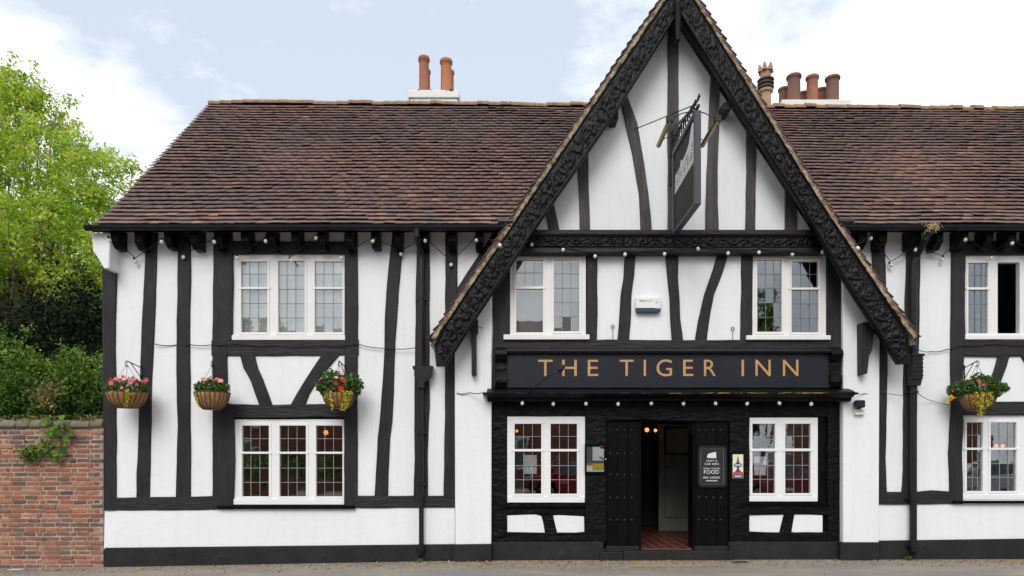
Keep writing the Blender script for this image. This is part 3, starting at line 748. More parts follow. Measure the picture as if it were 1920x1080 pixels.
EAVE = at(176, 423, -0.40); RIDGE = at(388, 194, 3.62)
X_L, X_R = EAVE.x + 0.02, 14.0
def ridge_drop(x, y):
    f = max(0.0, min(1.0, (y + 0.4) / 4.0))
    return -f * (x - X_L) * 0.0075 + 0.018 * mnoise.noise(Vector((x * .45, y * .5, 0.3)))
main_prof = [(-0.40, EAVE.z), (0.1, EAVE.z + 0.46), (3.62, RIDGE.z)]
def keep_main(p, x):
    # leave out the tiles that the gable roof covers
    return not (APEX.x - 5.2 < x < APEX.x + 5.2 and p.y < roof_z(x) - 0.10 and GL[-1].x < x < GR[-1].x)
roof = MB()
for a_, b_ in zip(main_prof[:-1], main_prof[1:]):
    gxl, gxr = at(952, 0, -.4).x, at(1580, 0, -.4).x
    xs_ = sorted(list(np.linspace(X_L + .02, X_R, 30)) + [gxl, gxr])
    for xa, xb in zip(xs_[:-1], xs_[1:]):
        if a_[0] < 0 and xa >= gxl - 1e-6 and xb <= gxr + 1e-6: continue
        roof.add([(xa, a_[0], a_[1] + ridge_drop(xa, a_[0]) - .004), (xb, a_[0], a_[1] + ridge_drop(xb, a_[0]) - .004), (xb, b_[0], b_[1] + ridge_drop(xb, b_[0]) - .004), (xa, b_[0], b_[1] + ridge_drop(xa, b_[0]) - .004)], [(0, 1, 2, 3)])
# rear slope
roof.add([(X_L+.02, 3.62, RIDGE.z), (X_R, 3.62, RIDGE.z - .15), (X_R, 7.6, EAVE.z), (X_L+.02, 7.6, EAVE.z)], [(0, 1, 2, 3)])
ROOF = roof.build('roof', M['deck'], INN, recalc=False)
mt = tiles(main_prof, 'x', X_L, X_R, 0.150, 0.168, keep_main, zslope=ridge_drop)
frame_half = lambda t: abs(t[2] / (DIST - 0.3) * FPX) < 965
low = [t for t in mt if t[1] <= 3 and frame_half(t)]
low.sort(key=lambda t: t[1]); single = low[:300]; ids = set(id(t) for t in single)
tiles_stuff('roof_tiles', [t for t in mt if id(t) not in ids], ROOF)
for c, i, t in single:
    mb = MB(); mb.add(c, TF); mb.build('roof_tile', M['tile_single'], ROOF)
# ridge tiles: half round, mossy
def ridge_row(p0, p1, n, parent, r=0.13, m='ridge'):
    p0, p1 = Vector(p0), Vector(p1); d = (p1 - p0) / n
    for k in range(n):
        a = p0 + d * k; b = a + d * 1.02; side = d.cross(Vector((0, 0, 1))).normalized(); up = Vector((0, 0, 1)); V = []
        j = random.gauss(0, 0.013)
        for q, rr in ((a, r), (b, r * 0.93)):
            for th in np.linspace(-0.15, math.pi + 0.15, 9):
                V.append(q + side * (rr * math.cos(th)) + up * (rr * math.sin(th) * 0.9 + j - 0.05))
        mb = MB(); mb.add(V, [(i, i+1, i+10, i+9) for i in range(8)] + [tuple(range(9)), tuple(range(17, 8, -1))])
        mb.build('ridge_tile', M[m], parent)
M['ridge'] = mat('ridge_tile', (0.24, 0.125, 0.075), 0.9, 0.3, 6, None, 0.7, 25, 0.012, dirt=(0.27, 0.215, 0.10), dirt_pos=(0.45, 0.6), dirt_scale=9)
ridge_row((X_L, 3.62, RIDGE.z + .03), (APEX.x - .1, 3.62, RIDGE.z - .03), 36, ROOF, r=.105)
ridge_row((APEX.x + .1, 3.62, RIDGE.z - .04), (X_R, 3.62, RIDGE.z - .13), 50, ROOF, r=.105)
# lime patch on the top left verge
# gable roof
def side_prof(P): return [(p.x, p.z - 0.045) for p in P][::-1]
gt = []
for P, sg in ((GL, -1), (GR, 1)):
    prof = side_prof(P)
    def keep_g(p, y, sg=sg):
        # the main roof's height at this y
        zm = np.interp(y, [q[0] for q in main_prof], [q[1] for q in main_prof])
        return y < -0.02 or p.y > zm - 0.25
    gt += tiles(prof, 'y', YB - 0.045, 3.6, 0.150, 0.168, keep_g)
tiles_stuff('gable_tiles', gt, ROOF)
gd = MB()
for P in (GL, GR):
    n = 24; Q = []
    L = poly_len([(q.x, q.z) for q in P])
    for k in range(n + 1):
        t = L[-1] * k / n; Q.append((float(np.interp(t, L, [q.x for q in P])), float(np.interp(t, L, [q.z for q in P])) - .125))
    for a_, b_ in zip(Q[:-1], Q[1:]):
        ye = 3.6 if b_[1] > EAVE.z + .1 else -.02
        gd.add([(a_[0], YB + .02, a_[1]), (b_[0], YB + .02, b_[1]), (b_[0], ye, b_[1]), (a_[0], ye, a_[1])], [(0, 1, 2, 3)])
gdo = gd.build('gable_soffit', M['plaster_old'], ROOF, recalc=False)
# bedding mortar along the verge
for P, name_ in ((gl_px, 'l'), (gr_px, 'r')):
    wid = 8.5; mb = MB()
    Q = [at(a, b, YB) for a, b in P]
    pts = []
    L = poly_len([(q.x, q.z) for q in Q]); n = int(L[-1] / 0.055)
    for i in range(n + 1):
        s = L[-1] * i / n; x = np.interp(s, L, [q.x for q in Q]); z = np.interp(s, L, [q.z for q in Q])
        d = Vector((Q[-1].x - Q[0].x, 0, Q[-1].z - Q[0].z)).normalized(); nn = Vector((d.z, 0, -d.x))
        if nn.z > 0: nn = -nn
        f = i / n; tw = 0.078 + 0.012 * f
        a_ = Vector((x, 0, z)) + nn * (0.026 + random.uniform(-.010, .010)); b_ = Vector((x, 0, z)) + nn * (tw + random.uniform(-.016, .012))
        pts.append((a_, b_))
    V = []
    for a_, b_ in pts: V += [(a_.x, YB - .035 + random.uniform(-.008, .008), a_.z), (b_.x, YB - .03 + random.uniform(-.01, .01), b_.z), (b_.x, YB + .1, b_.z), (a_.x, YB + .1, a_.z)]
    F = [(4*i+j, 4*i+(j+1) % 4, 4*i+4+(j+1) % 4, 4*i+4+j) for i in range(len(pts)-1) for j in range(4)] + [(0, 1, 2, 3), tuple(4*(len(pts)-1)+j for j in (3, 2, 1, 0))]
    mb.add(V, F); mb.build('verge_mortar', M['mortar_verge'], ROOF)

# ---- eaves: soffit, rafter feet, gutters
zt = EAVE.z
for x0, x1 in ((at(205, 0, -.1).x, at(955, 0, -.1).x), (at(1580, 0, -.1).x, X_R)):
    mb = MB(); mb.xprism([(0.02, zt + .02), (-0.30, zt - .02), (-0.30, zt + .005), (0.02, zt + .045)], x0, x1)
    mb.build('soffit', M['plaster_old'], INN)
feet = [218, 264, 318, 368, 412, 462, 509, 556, 604, 656, 704, 748, 796, 848, 899, 1614, 1652, 1712, 1757, 1803, 1850, 1892, 1935, 1980, 2030]
for px in feet:
    x = at(px, 440, -0.2).x; w = 0.062 + random.uniform(-.008, .008); dz = random.uniform(-.015, .015)
    mb = MB(); mb.xprism([(0.03, zt - .30 + dz), (-.16, zt - .30 + dz), (-.27, zt - .20 + dz), (-.28, zt - .025), (0.03, zt + .018)], x - w, x + w)
    mb.build('rafter_foot', M['black_rugged'], INN, bevel=0.006)
def gutter(x0, x1, z0):
    mb = MB(); prof = []
    for th in np.linspace(math.pi, 2 * math.pi, 9): prof.append((0.062 * math.cos(th) - 0.42, z0 + 0.070 * math.sin(th)))
    prof += [(-0.42 + 0.052 * math.cos(t), z0 + 0.058 * math.sin(t)) for t in np.linspace(2 * math.pi, math.pi, 9)]
    mb.xprism(prof, x0, x1)
    for k in range(int((x1 - x0) / 1.83) + 1):
        xx = x0 + .01 + k * 1.83
        mb.xprism([(-0.42 + 0.070 * math.cos(t), z0 + 0.078 * math.sin(t)) for t in np.linspace(math.pi, 2 * math.pi, 9)], xx, xx + .09)
    mb.xprism([(-0.47, z0), (-0.42, z0 - .064), (-0.37, z0)], x0 - .002, x0 + .006); mb.xprism([(-0.47, z0), (-0.42, z0 - .064), (-0.37, z0)], x1 - .006, x1 + .002)
    return mb.build('gutter', M['iron'], INN)
gutter(at(160, 425, -.42).x, at(957, 425, -.42).x, EAVE.z - .012)
gutter(at(1572, 425, -.42).x, X_R, EAVE.z - .012)
# fascia board behind the gutters
for x0, x1 in ((at(176, 0, -.3).x, at(950, 0, -.3).x), (at(1585, 0, -.3).x, X_R)):
    mb = MB(); mb.box(x0, x1, -0.335, -0.303, zt - .075, zt - .006); mb.build('fascia_board', M['black_gloss'], INN)
# white corner corbel
mb = MB(); mb.pprism([(171, 437), (206, 437), (206, 460), (204, 503), (195, 504), (186, 488), (174, 470)], -0.30, 0.03); mb.build('corner_corbel', M['plaster'], INN, bevel=0.012)
# gutter stop ends seen beside the gable
for px in (948, 1583):
    c = at(px, 417, -.42); mb = MB(); mb.tube([(c.x - .12, -.42, c.z), (c.x + .12, -.42, c.z)], 0.068, 12); mb.build('gutter_end', M['iron'], INN, smooth=False)
# bird nest straw under the right gutter
mb = MB(); c = at(1747, 424, -.46)
for k in range(170):
    a_ = c + Vector((random.gauss(0, .05), random.gauss(0, .03), random.gauss(0, .03))); d = Vector((random.gauss(0, .032), random.gauss(-.02, .02), random.gauss(-.03, .028)))
    mb.tube([a_, a_ + d], 0.0035, 3)
o = mb.build('nest', M['straw'], recalc=False); tag(o, 'straw birds nest poking out of the right gutter', 'nest')

# ---- side and rear walls, floors inside
BX0, BX1, BY1 = at(197, 0, 0).x, 13.8, 7.4
for nm_, bx in (('side_wall', (BX0, BX0 + .2)), ('side_wall', (BX1 - .2, BX1))):
    mb = MB(); mb.xprism([(0.075, -0.2), (BY1, -0.2), (BY1, zt), (3.62, RIDGE.z - .1), (0.075, zt + .1)], bx[0], bx[1]); mb.build(nm_, M['plaster'], INN)
mb = MB(); mb.box(BX0 + .2, BX1 - .2, BY1 - .2, BY1, -.2, zt); mb.build('rear_wall', M['plaster'], INN)
mb = MB(); mb.box(BX0 + .2, BX1 - .2, .08, BY1 - .2, 2.98, 3.36); mb.build('upper_floor', M['interior_up'], INN)
mb = MB(); mb.box(BX0 + .2, BX1 - .2, .08, BY1 - .2, 5.5, 5.6); mb.build('attic_floor', M['interior_up'], INN)
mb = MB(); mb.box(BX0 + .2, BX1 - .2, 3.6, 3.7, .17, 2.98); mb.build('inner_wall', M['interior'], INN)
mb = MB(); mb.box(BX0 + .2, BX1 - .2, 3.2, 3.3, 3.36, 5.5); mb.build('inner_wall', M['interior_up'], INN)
for px in (860, 1640):
    x = at(px, 0, 0).x; mb = MB(); mb.box(x - .06, x + .06, .1, 3.2, 3.36, 5.5); mb.build('inner_wall', M['interior_up'], INN)
mb = MB(); mb.box(BX0 + .2, BX1 - .2, .09, 3.6, .05, .168); mb.build('ground_floor', M['carpet'], INN)

# ------------------------------------------------------------------ windows
def window(outer, lights, y, m, gm, sill=None, sill_m=None, cols=3, label=None, depth=0.09, lead='lead'):
    """outer: (x0, x1, y0, y1) px. lights: dicts with g=(x0, x1, y0, y1), t=(top, bottom) transom or None, up / lo = row counts, open."""
    x0, x1, y0, y1 = outer
    f = MB()
    gx0 = lights[0]['g'][0]; gx1 = lights[-1]['g'][1]
    f.pbox(x0, gx0, y0, y1, y, y + depth); f.pbox(gx1, x1, y0, y1, y, y + depth)
    for L, Rr in zip(lights[:-1], lights[1:]): f.pbox(L['g'][1], Rr['g'][0], y0, y1, y + .001, y + depth)
    for L in lights:
        g = L['g']; f.pbox(g[0], g[1], y0, g[2], y + .0005, y + depth); f.pbox(g[0], g[1], g[3], y1, y + .0005, y + depth)
    W = f.build('window', m, INN, bevel=0.004)
    if label: W['label'] = label
    ld = MB()
    for L in lights:
        g = L['g']; s = MB(); e = 4.2; yp = y - .013
        if L.get('open'):
            continue
        s.pbox(g[0] - e, g[0], g[2] - e, g[3] + e, yp, y + .05); s.pbox(g[1], g[1] + e, g[2] - e, g[3] + e, yp, y + .05)
        s.pbox(g[0], g[1], g[2] - e, g[2], yp + .0006, y + .05); s.pbox(g[0], g[1], g[3], g[3] + e, yp + .0006, y + .05)
        segs = [(g[2], g[3], L.get('rows', 5))]
        if L.get('t'):
            t0, t1 = L['t']; s.pbox(g[0] - e - 1, g[1] + e + 1, t0, t1, yp - .008, y + .045)
            segs = [(g[2], t0, L['up']), (t1, g[3], L['lo'])]
        s.build('sash', m, W, bevel=0.003)
        yg = y + .022
        for q0, q1, nr in segs:
            nc = L.get('cols', cols) if nr > 1 else 1
            bx_ = np.linspace(g[0], g[1], nc + 1); by_ = np.linspace(q0, q1, nr + 1)
            for i in range(nc):
                for j in range(nr):
                    a = at(bx_[i], by_[j+1], yg); b = at(bx_[i+1], by_[j], yg); c = (a + b) / 2
                    hx, hz = (b.x - a.x) / 2 - .0005, (b.z - a.z) / 2 - .0005
                    key = ('pane', round(hx, 3), round(hz, 3), gm.name)
                    me = PANES.get(key)
                    if me is None:
                        mb = MB(); mb.box(-hx, hx, 0, .003, -hz, hz); o = mb.build('pane', gm, W, local=True); PANES[key] = o.data
                    else:
                        o = bpy.data.objects.new('pane', me); COL.objects.link(o); o.parent = W
                    o.matrix_parent_inverse = Matrix.Translation(-Vector(INN.location)) if False else Matrix.Identity(4)
                    o.location = c
                    tl_ = (0.012 if gm is M['glass_up'] else 0.006) if nr > 1 else 0.004
                    o.rotation_euler = (random.gauss(0, tl_), 0, random.gauss(0, tl_))
            for x in bx_[1:-1]:
                a = at(x, q1, yg - .004); b = at(x, q0, yg - .004); ld.box(a.x - LW, a.x + LW, yg - .006, yg + .004, a.z, b.z)
            for z in by_[1:-1]:
                a = at(g[0], z, yg - .004); b = at(g[1], z, yg - .004); ld.box(a.x, b.x, yg - .0072, yg + .004, a.z - LW, a.z + LW)
    if ld.v: ld.build('leading', M[lead], W)
    if sill:
        s = MB(); s.pbox(sill[0], sill[1], sill[2], sill[3], sill[4], y + .06); s.build('sill', sill_m or m, W, bevel=0.006)
    return W
PANES = {}
LW = .0036
YW = 0.020
wUL = window((436.5, 646.5, 477, 637), [dict(g=(452, 501, 490, 623), t=(538, 542), up=2, lo=3), dict(g=(521.5, 571, 489, 623), rows=5), dict(g=(590, 642, 490, 623), t=(538, 542), up=2, lo=3)],
       YW, M['window_old'], M['glass_up'], (434, 648, 628, 637.5, -.03))
wLL = window((436.5, 645.5, 786, 946), [dict(g=(453.7, 504, 798, 931), t=(847, 851), up=2, lo=3), dict(g=(524, 573.5, 798, 931), t=(847, 851), up=2, lo=3), dict(g=(592.4, 642, 798, 931), t=(847, 851), up=2, lo=3)],
       YW, M['window_white'], M['glass'], (437, 645.5, 936, 946.5, -.012), lead='lead_bright')
mb = MB(); mb.pbox(406, 665, 948.5, 954.5, -.075, .06); mb.build('window_ledge', M['black_gloss'], INN, bevel=.006)
w1 = window((956, 1098.6, 476, 637), [dict(g=(968, 1018, 487, 623), t=(536.5, 541.5), up=2, lo=1), dict(g=(1038.6, 1086, 486.5, 621), rows=5)],
       -.01, M['window_old'], M['glass_up'], (944, 1105.5, 627, 636.5, -.09))
w2 = window((1410.5, 1549, 479, 637), [dict(g=(1420, 1466, 487, 622), rows=5), dict(g=(1484.5, 1535, 490, 623), t=(539, 543), up=2, lo=3)],
       -.01, M['window_old'], M['glass_up'], (1400, 1558, 628.5, 637, -.09))
wUR = window((1808, 2022, 479, 636), [dict(g=(1816, 1852.5, 493, 625), t=(538.5, 543), up=2, lo=3), dict(g=(1871, 1912, 492, 625), open=True), dict(g=(1940, 2008, 493, 625), t=(538.5, 543), up=2, lo=3)],
       YW, M['window_old'], M['glass_up'], (1807, 2022, 628, 636.5, -.03))
wLR = window((1803, 2022, 778.5, 937), [dict(g=(1813, 1843, 792, 921), t=(839.5, 843.5), up=2, lo=3), dict(g=(1858, 1906, 792, 921), t=(839.5, 843.5), up=2, lo=3), dict(g=(1940, 1990, 792, 921), t=(839.5, 843.5), up=2, lo=3)],
       YW, M['window_white'], M['glass'], (1803, 2022, 927, 937, -.012), lead='lead_bright')
mb = MB(); mb.pbox(1790, 2040, 939, 944, -.075, .06); mb.build('window_ledge', M['black_gloss'], INN, bevel=.006)
YE = 0.06
w3 = window((951, 1097, 781, 942), [dict(g=(965, 1015, 794.6, 926), t=(842, 846.5), up=2, lo=3), dict(g=(1032.5, 1082, 794.6, 926), t=(842, 846.5), up=2, lo=3)],
       YE - .03, M['window_white'], M['glass'], (951.5, 1096, 931, 942.5, YE - .05), lead='lead_bright')
w4 = window((1404, 1533.5, 783, 940), [dict(g=(1411, 1453.6, 794.6, 925), t=(841, 846), up=2, lo=3), dict(g=(1472.5, 1520, 794.6, 925), t=(841, 846), up=2, lo=3)],
       YE - .03, M['window_white'], M['glass'], (1404.5, 1533, 930, 940.5, YE - .05), lead='lead_bright')

# net curtain and an added grey reflection sheet inside the upper windows
def curtain(px0, px1, py0, py1, y, parent, n=40, amp=.012):
    a = at(px0, py1, y); b = at(px1, py0, y); V = []; F = []
    for i in range(n + 1):
        x = a.x + (b.x - a.x) * i / n; yy = y + amp * math.sin(i * 1.9) + random.uniform(-.003, .003)
        V += [(x, yy, a.z), (x, yy, b.z), (x, yy + .004, b.z), (x, yy + .004, a.z)]
    for i in range(n):
        for j in range(4): F.append((4*i+j, 4*i+(j+1) % 4, 4*i+4+(j+1) % 4, 4*i+4+j))
    mb = MB(); mb.add(V, F); return mb.build('curtain', M['net_curtain'], None)
tag(curtain(430, 655, 478, 645, .115, None, 40, .007), 'white net curtain behind the upper three-light window at the left end', 'curtain')
M['painted_reflection'] = mat('painted_reflection', (0.40, 0.385, 0.39), 0.9, 0.04, 2, None, 0.1, 8, 0.01)  # flat grey standing in for the sky reflected in the panes
o = curtain(962, 1092, 480, 640, .14, None, 10, .001); o.name = 'reflection_sheet'; o.data.materials[0] = M['painted_reflection']; tag(o, 'grey sheet added behind the left gable window to paint its sky reflection', 'painted_reflection')

# ------------------------------------------------------------------ the black entrance front
def blk(px0, px1, py0, py1, y0, y1, name, m='black_rugged', bev=.008, parent=None):
    mb = MB(); mb.pbox(px0, px1, py0, py1, y0, y1); return mb.build(name, M[m], parent or INN, bevel=bev)
E = dict(y=YE)
stud([(745, 921, 951), (850, 921, 951), (1018, 921, 950)], y=YE, m=M['black_rugged'], name='door_post', face=.05, back=.1)
stud([(745, 1097, 1136), (850, 1097, 1135.5), (1018, 1097, 1136)], y=YE, m=M['black_rugged'], name='door_post', face=.05, back=.1)
stud([(745, 1366, 1403.5), (850, 1366, 1403), (1018, 1366, 1403)], y=YE, m=M['black_rugged'], name='door_post', face=.05, back=.1)
stud([(745, 1549, 1581), (850, 1550, 1580), (1018, 1550, 1578)], y=YE, m=M['black_rugged'], name='door_post', face=.05, back=.1)
stud([(780, 1533, 1551), (942, 1533.5, 1551)], y=YE, m=M['black_gloss'], name='window_jamb', face=.0, back=.12)
for x0, x1 in ((949, 1099), (1401, 1552)):
    rail([(x0, 750, 781.5), ((x0 + x1) / 2, 750, 782.5), (x1, 750, 782)], y=YE, m=M['black_rugged'], face=.035, back=.1)
    rail([(x0, 942, 966), ((x0 + x1) / 2, 942, 964), (x1, 942, 966)], y=YE, m=M['black_rugged'], face=.03, back=.1)
    rail([(x0, 997, 1020), ((x0 + x1) / 2, 998, 1020), (x1, 997, 1020)], y=YE, m=M['black_rugged'], face=.032, back=.1)
rail([(1130, 752, 791), (1200, 752, 788), (1290, 752, 790), (1371, 752, 791)], y=YE, m=M['black_rugged'], face=.055, back=.16, name='door_lintel', wob=.02)
blk(940, 1098, 948.5, 951, YE - .085, YE, 'window_ledge', 'black_gloss', .004)
blk(1390, 1556, 943, 946, YE - .085, YE, 'window_ledge', 'black_gloss', .004)
def bulge(pts): return panel(pts, y=YE - .012, t=.06)
bulge([(950, 967), (975, 964.5), (1005, 965), (1015, 968), (1024, 1000), (1005, 1000), (990, 1003), (950, 1003)])
bulge([(1032.5, 967), (1050, 966), (1095, 968.5), (1095.5, 997), (1060, 1000), (1043, 999)])
bulge([(1402, 966), (1440, 964), (1470, 964.5), (1462, 999.5), (1403, 996)])
bulge([(1487, 965), (1500, 962), (1542, 961), (1542, 1000), (1505, 1000), (1482, 997)])
blk(948, 1100, 960, 1008, YE + .02, YE + .1, 'black_panel'); blk(1400, 1552, 960, 1008, YE + .02, YE + .1, 'black_panel')
timber([((1015, 964), (1036, 964)), ((1022, 1002), (1046, 1002))], y=YE, m=M['black_rugged'], name='timber_brace', face=.03)
timber([((1468, 964), (1488, 964)), ((1460, 1001), (1482, 1001))], y=YE, m=M['black_rugged'], name='timber_brace', face=.03)
plinth(922.5, 1132, 1016.5, 1016.5, -.03); plinth(1367, 1577, 1016.5, 1016.5, -.03)
# cornice over the entrance
cy = lambda py, y: at(0, py, y).z
mb = MB()
cprof = [(.02, cy(726, 0)), (-.24, cy(731, -.24)), (-.34, cy(735, -.34)), (-.34, cy(739, -.34)), (-.28, cy(744, -.28)), (-.22, cy(746, -.22)), (-.20, cy(752, -.2)), (-.08, cy(754, -.08)), (.02, cy(755, 0))]
mb.xprism(cprof, at(913, 0, -.3).x, at(1602, 0, -.3).x)
mb.pbox(905, 1610, 735.5, 739.5, -.362, -.05); mb.build('cornice', M['black_rugged'], INN, bevel=.006)
mo = MB()
for k in range(45):
    t = random.random(); px = 1245 + 310 * (random.random() ** .8); p = at(px, 736.2, -.362)
    sx, sy = random.uniform(.012, .07), random.uniform(.0018, .0042); p.z -= random.uniform(0, .012)
    mo.add([(p.x - sx, -.366, p.z - sy), (p.x + sx, -.366, p.z - sy), (p.x + sx * .7, -.367, p.z + sy), (p.x - sx * .7, -.367, p.z + sy)], [(0, 1, 2, 3)])
M['lichen'] = mat('lichen', (0.30, 0.20, 0.02), .95, .4, 30)
o = mo.build('lichen', M['lichen'], INN); o['kind'] = 'stuff'

# door leaves folded back, planked and studded
STUD = [None]; M['stud_iron'] = mat('stud_iron', (0.035, 0.035, 0.035), .4, .2, 9, None, 0, 1)
for (x0, x1) in ((1136, 1198.6), (1302.5, 1365.5)):
    leaf = blk(x0, x1, 791, 1031, YE - .01, YE + .03, 'door', 'black_gloss', .004)
    nb = 3; xx = np.linspace(x0 + 2, x1 - 2, nb + 1)
    for i in range(nb): blk(xx[i] + .3, xx[i+1] - .3, 794, 1027, YE - .026 - .002 * (i % 2), YE - .008, 'plank', 'black_gloss', .003, leaf)
    for py in (806, 850, 890, 932.7, 974.5):
        for px in np.linspace(x0 + 8, x1 - 14, 4):
            c = at(px, py, YE - .03)
            if STUD[0] is None:
                bm_ = MB(); bm_.lathe([(.016, .0), (.014, .007), (.008, .013), (0, .015)], (0, 0, 0), 8); o = bm_.build('door_stud', M['stud_iron'], leaf, smooth=True, local=True); STUD[0] = o.data
            else:
                o = bpy.data.objects.new('door_stud', STUD[0]); COL.objects.link(o); o.parent = leaf
            o.location = (c.x, YE - .026, c.z); o.rotation_euler = (R(90), 0, 0)
    blk(x0, x1, 1024, 1034, YE - .045, YE + .02, 'weather_bar', 'plinth', .006, leaf)
for x0, x1, y_ in ((1198.6, 1202, .02), (1299.5, 1302.5, .02)): blk(x0, x1, 788, 1034, YE - .02, YE + .3, 'door_jamb', 'black_gloss', .004)
# step and lobby
A, B, Q = at(1124, 1035, -.06), at(1168, 1035, -.06), at(1374, 1034, -.06)
mb = MB(); mb.box(A.x, B.x - .004, -.09, .12, ground_z(A.x) - .02, A.z); mb.build('door_step', M['plinth'], INN, bevel=.012)
mb = MB(); mb.box(B.x, Q.x, -.09, .12, ground_z(B.x) - .02, Q.z + .006); mb.build('door_step', M['plinth'], INN, bevel=.012)
mb = MB(); mb.box(1.0, 4.6, .12, 3.1, .1, .172); mb.build('lobby_floor', M['quarry'], INN)
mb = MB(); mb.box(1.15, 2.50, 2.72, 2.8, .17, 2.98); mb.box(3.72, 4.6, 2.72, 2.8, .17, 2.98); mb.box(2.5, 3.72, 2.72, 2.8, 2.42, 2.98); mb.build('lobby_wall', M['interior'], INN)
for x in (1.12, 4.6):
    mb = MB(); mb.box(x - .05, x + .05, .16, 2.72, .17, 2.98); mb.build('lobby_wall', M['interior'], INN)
YD = 2.62
ID = MB(); ID.pbox(1235, 1301, 795, 996, YD, YD + .045); idr = ID.build('inner_door', M['door_green'], INN, bevel=.004)
mb = MB()
def ring(mb, x0, x1, y0, y1, w, ya, yb):
    mb.pbox(x0, x1, y0, y0 + w, ya, yb); mb.pbox(x0, x1, y1 - w, y1, ya, yb); mb.pbox(x0, x0 + w, y0 + w, y1 - w, ya + .0005, yb); mb.pbox(x1 - w, x1, y0 + w, y1 - w, ya + .0005, yb)
ring(mb, 1246, 1297, 800, 853, 3, YD - .030, YD); mb.build('panel_moulding', M['black_gloss'], idr, bevel=.003)
for q0, q1 in ((1246, 1271), (1277, 1299)):
    mb = MB(); ring(mb, q0, q1, 876, 970, 2.6, YD - .035, YD); mb.build('panel_moulding', M['door_green'], idr, bevel=.008)
mb = MB(); mb.pbox(1249.5, 1293.5, 804, 849.5, YD - .006, YD); mb.build('door_glass', M['frosted'], idr)
mb = MB(); c = at(1241, 868, YD); mb.lathe([(0, 0), (.02, .004), (.027, .02), (.02, .04), (0, .045)], (c.x, YD - .05, c.z - .02), 10); mb.build('handle', M['brass'], idr, smooth=True)

# ------------------------------------------------------------------ chimneys
def pot(x, y, z, r, h, m, parent, crown=False, rings=False):
    mb = MB()
    if not rings:
        mb.lathe([(r*1.02, 0), (r*1.02, .05), (r*.94, .07), (r*.90, h*.8), (r*.92, h*.88), (r*1.08, h*.90), (r*1.10, h*.97), (r*1.0, h), (r*.84, h), (r*.80, h*.5)], (x, y, z), 20)
        o = mb.build('chimney_pot', m, parent, smooth=True); return o
    mb.lathe([(r*.62, 0), (r*.66, h*.42), (r*.9, h*.44), (r*.9, h*.48), (r*.72, h*.5), (r*.72, h*.66), (r*.60, h*.70), (r*.68, h*.86), (r*.55, h*.86)], (x, y, z), 16)
    o = mb.build('chimney_pot', m, parent)
    r2 = MB()
    for f in (.50, .575, .65): r2.lathe([(r*.7, h*f), (r*1.0, h*(f+.012)), (r*1.0, h*(f+.04)), (r*.7, h*(f+.052))], (x, y, z), 16)
    r2.build('pot_ring', M['pot_rings'], parent)
    for k in range(6):
        th = k * math.pi / 3; c2 = MB(); a0 = Vector((x + r*.62*math.cos(th), y + r*.62*math.sin(th), z + h*.85))
        c2.tube([a0, a0 + Vector((0.03*math.cos(th), 0.03*math.sin(th), h*.14))], .07, 6, r1=.02); c2.build('pot_crown', m, parent)
    return o
YC = 5.4
def stack(px0, px1, pyt, y, dep, ledge):
    a = at(px0, pyt, y); b = at(px1, pyt, y)
    mb = MB(); mb.box(a.x + .04, b.x - .04, y + .04, y + dep - .04, 7.0, a.z - ledge); st = mb.build('chimney', M['plaster_old'], INN, bevel=.015)
    mb = MB(); mb.box(a.x, b.x, y, y + dep, a.z - ledge + .002, a.z); mb.build('chimney_cap', M['plaster_old'], st, bevel=.02)
    return st, a.z
st, zc = stack(765, 861, 168, YC, .8, .20)
mb = MB()
for k in range(40):
    t_ = random.random(); x = at(768 + 90 * t_, 0, YC).x; mb.lathe([(random.uniform(.05, .12), -.02), (random.uniform(.03, .08), .03), (0, .06)], (x, YC + random.uniform(.05, .6), zc), 7)
o = mb.build('moss_cushion', M['moss'], st, smooth=True); o['kind'] = 'stuff'
for px, dy, hpx, m_, w in ((795, .25, 108, 'terracotta', 20), (836.5, .25, 113, 'terracotta_pale', 22), (799.5, .62, 132, 'terracotta', 15), (844, .62, 133, 'terracotta_pale', 15)):
    p = at(px, hpx, YC + dy); r = w / 2 * (DIST + YC + dy) / FPX
    pot(p.x, YC + dy, zc - .02, r, p.z - zc + .02, M[m_], st)
st2, zc2 = stack(1466, 1596, 186, YC, .9, .16)
for px, dy, hpx, m_, w in ((1488.5, .25, 142, 'terracotta_dark', 25), (1523, .25, 143.5, 'terracotta', 22), (1561, .25, 145, 'terracotta_dark', 25), (1470, .68, 166, 'terracotta_dark', 20), (1506, .68, 174, 'terracotta_dark', 18), (1540, .68, 168, 'terracotta_dark', 22)):
    p = at(px, hpx, YC + dy); r = w / 2 * (DIST + YC + dy) / FPX
    pot(p.x, YC + dy, zc2 - .02, r, p.z - zc2 + .02, M[m_], st2)
p = at(1435.5, 121, 5.0); pz = at(1435, 215, 5.0).z
mb = MB(); mb.box(p.x - .35, p.x + .35, 4.7, 5.4, 7.0, pz + .02); st3 = mb.build('chimney', M['plaster_old'], INN)
pot(p.x, 5.0, pz, .19, p.z - pz, M['buff'], st3, rings=True)

# ------------------------------------------------------------------ brackets for the hanging baskets
def bracket(px, py, xe, ye, drop=0.18):
    a = at(px, py, -.03); e = Vector((xe, ye, a.z + .06)); mb = MB()
    mb.tube([a, e], .008, 6); mb.tube([a - Vector((0, 0, drop)), a + (e - a) * .72 - Vector((0, 0, .012))], .007, 6)
    mb.tube([e + Vector((0, -.05 * math.sin(t) * (1 if ye < 0 else -1), -.045 + .045 * math.cos(t))) for t in np.linspace(-.2, 4.0, 10)], .006, 5)
    mb.tube([a + Vector((0, 0, .05)), a - Vector((0, 0, drop + .05))], .012, 6)
    return mb.build('basket_bracket', M['iron'], INN, smooth=True), e

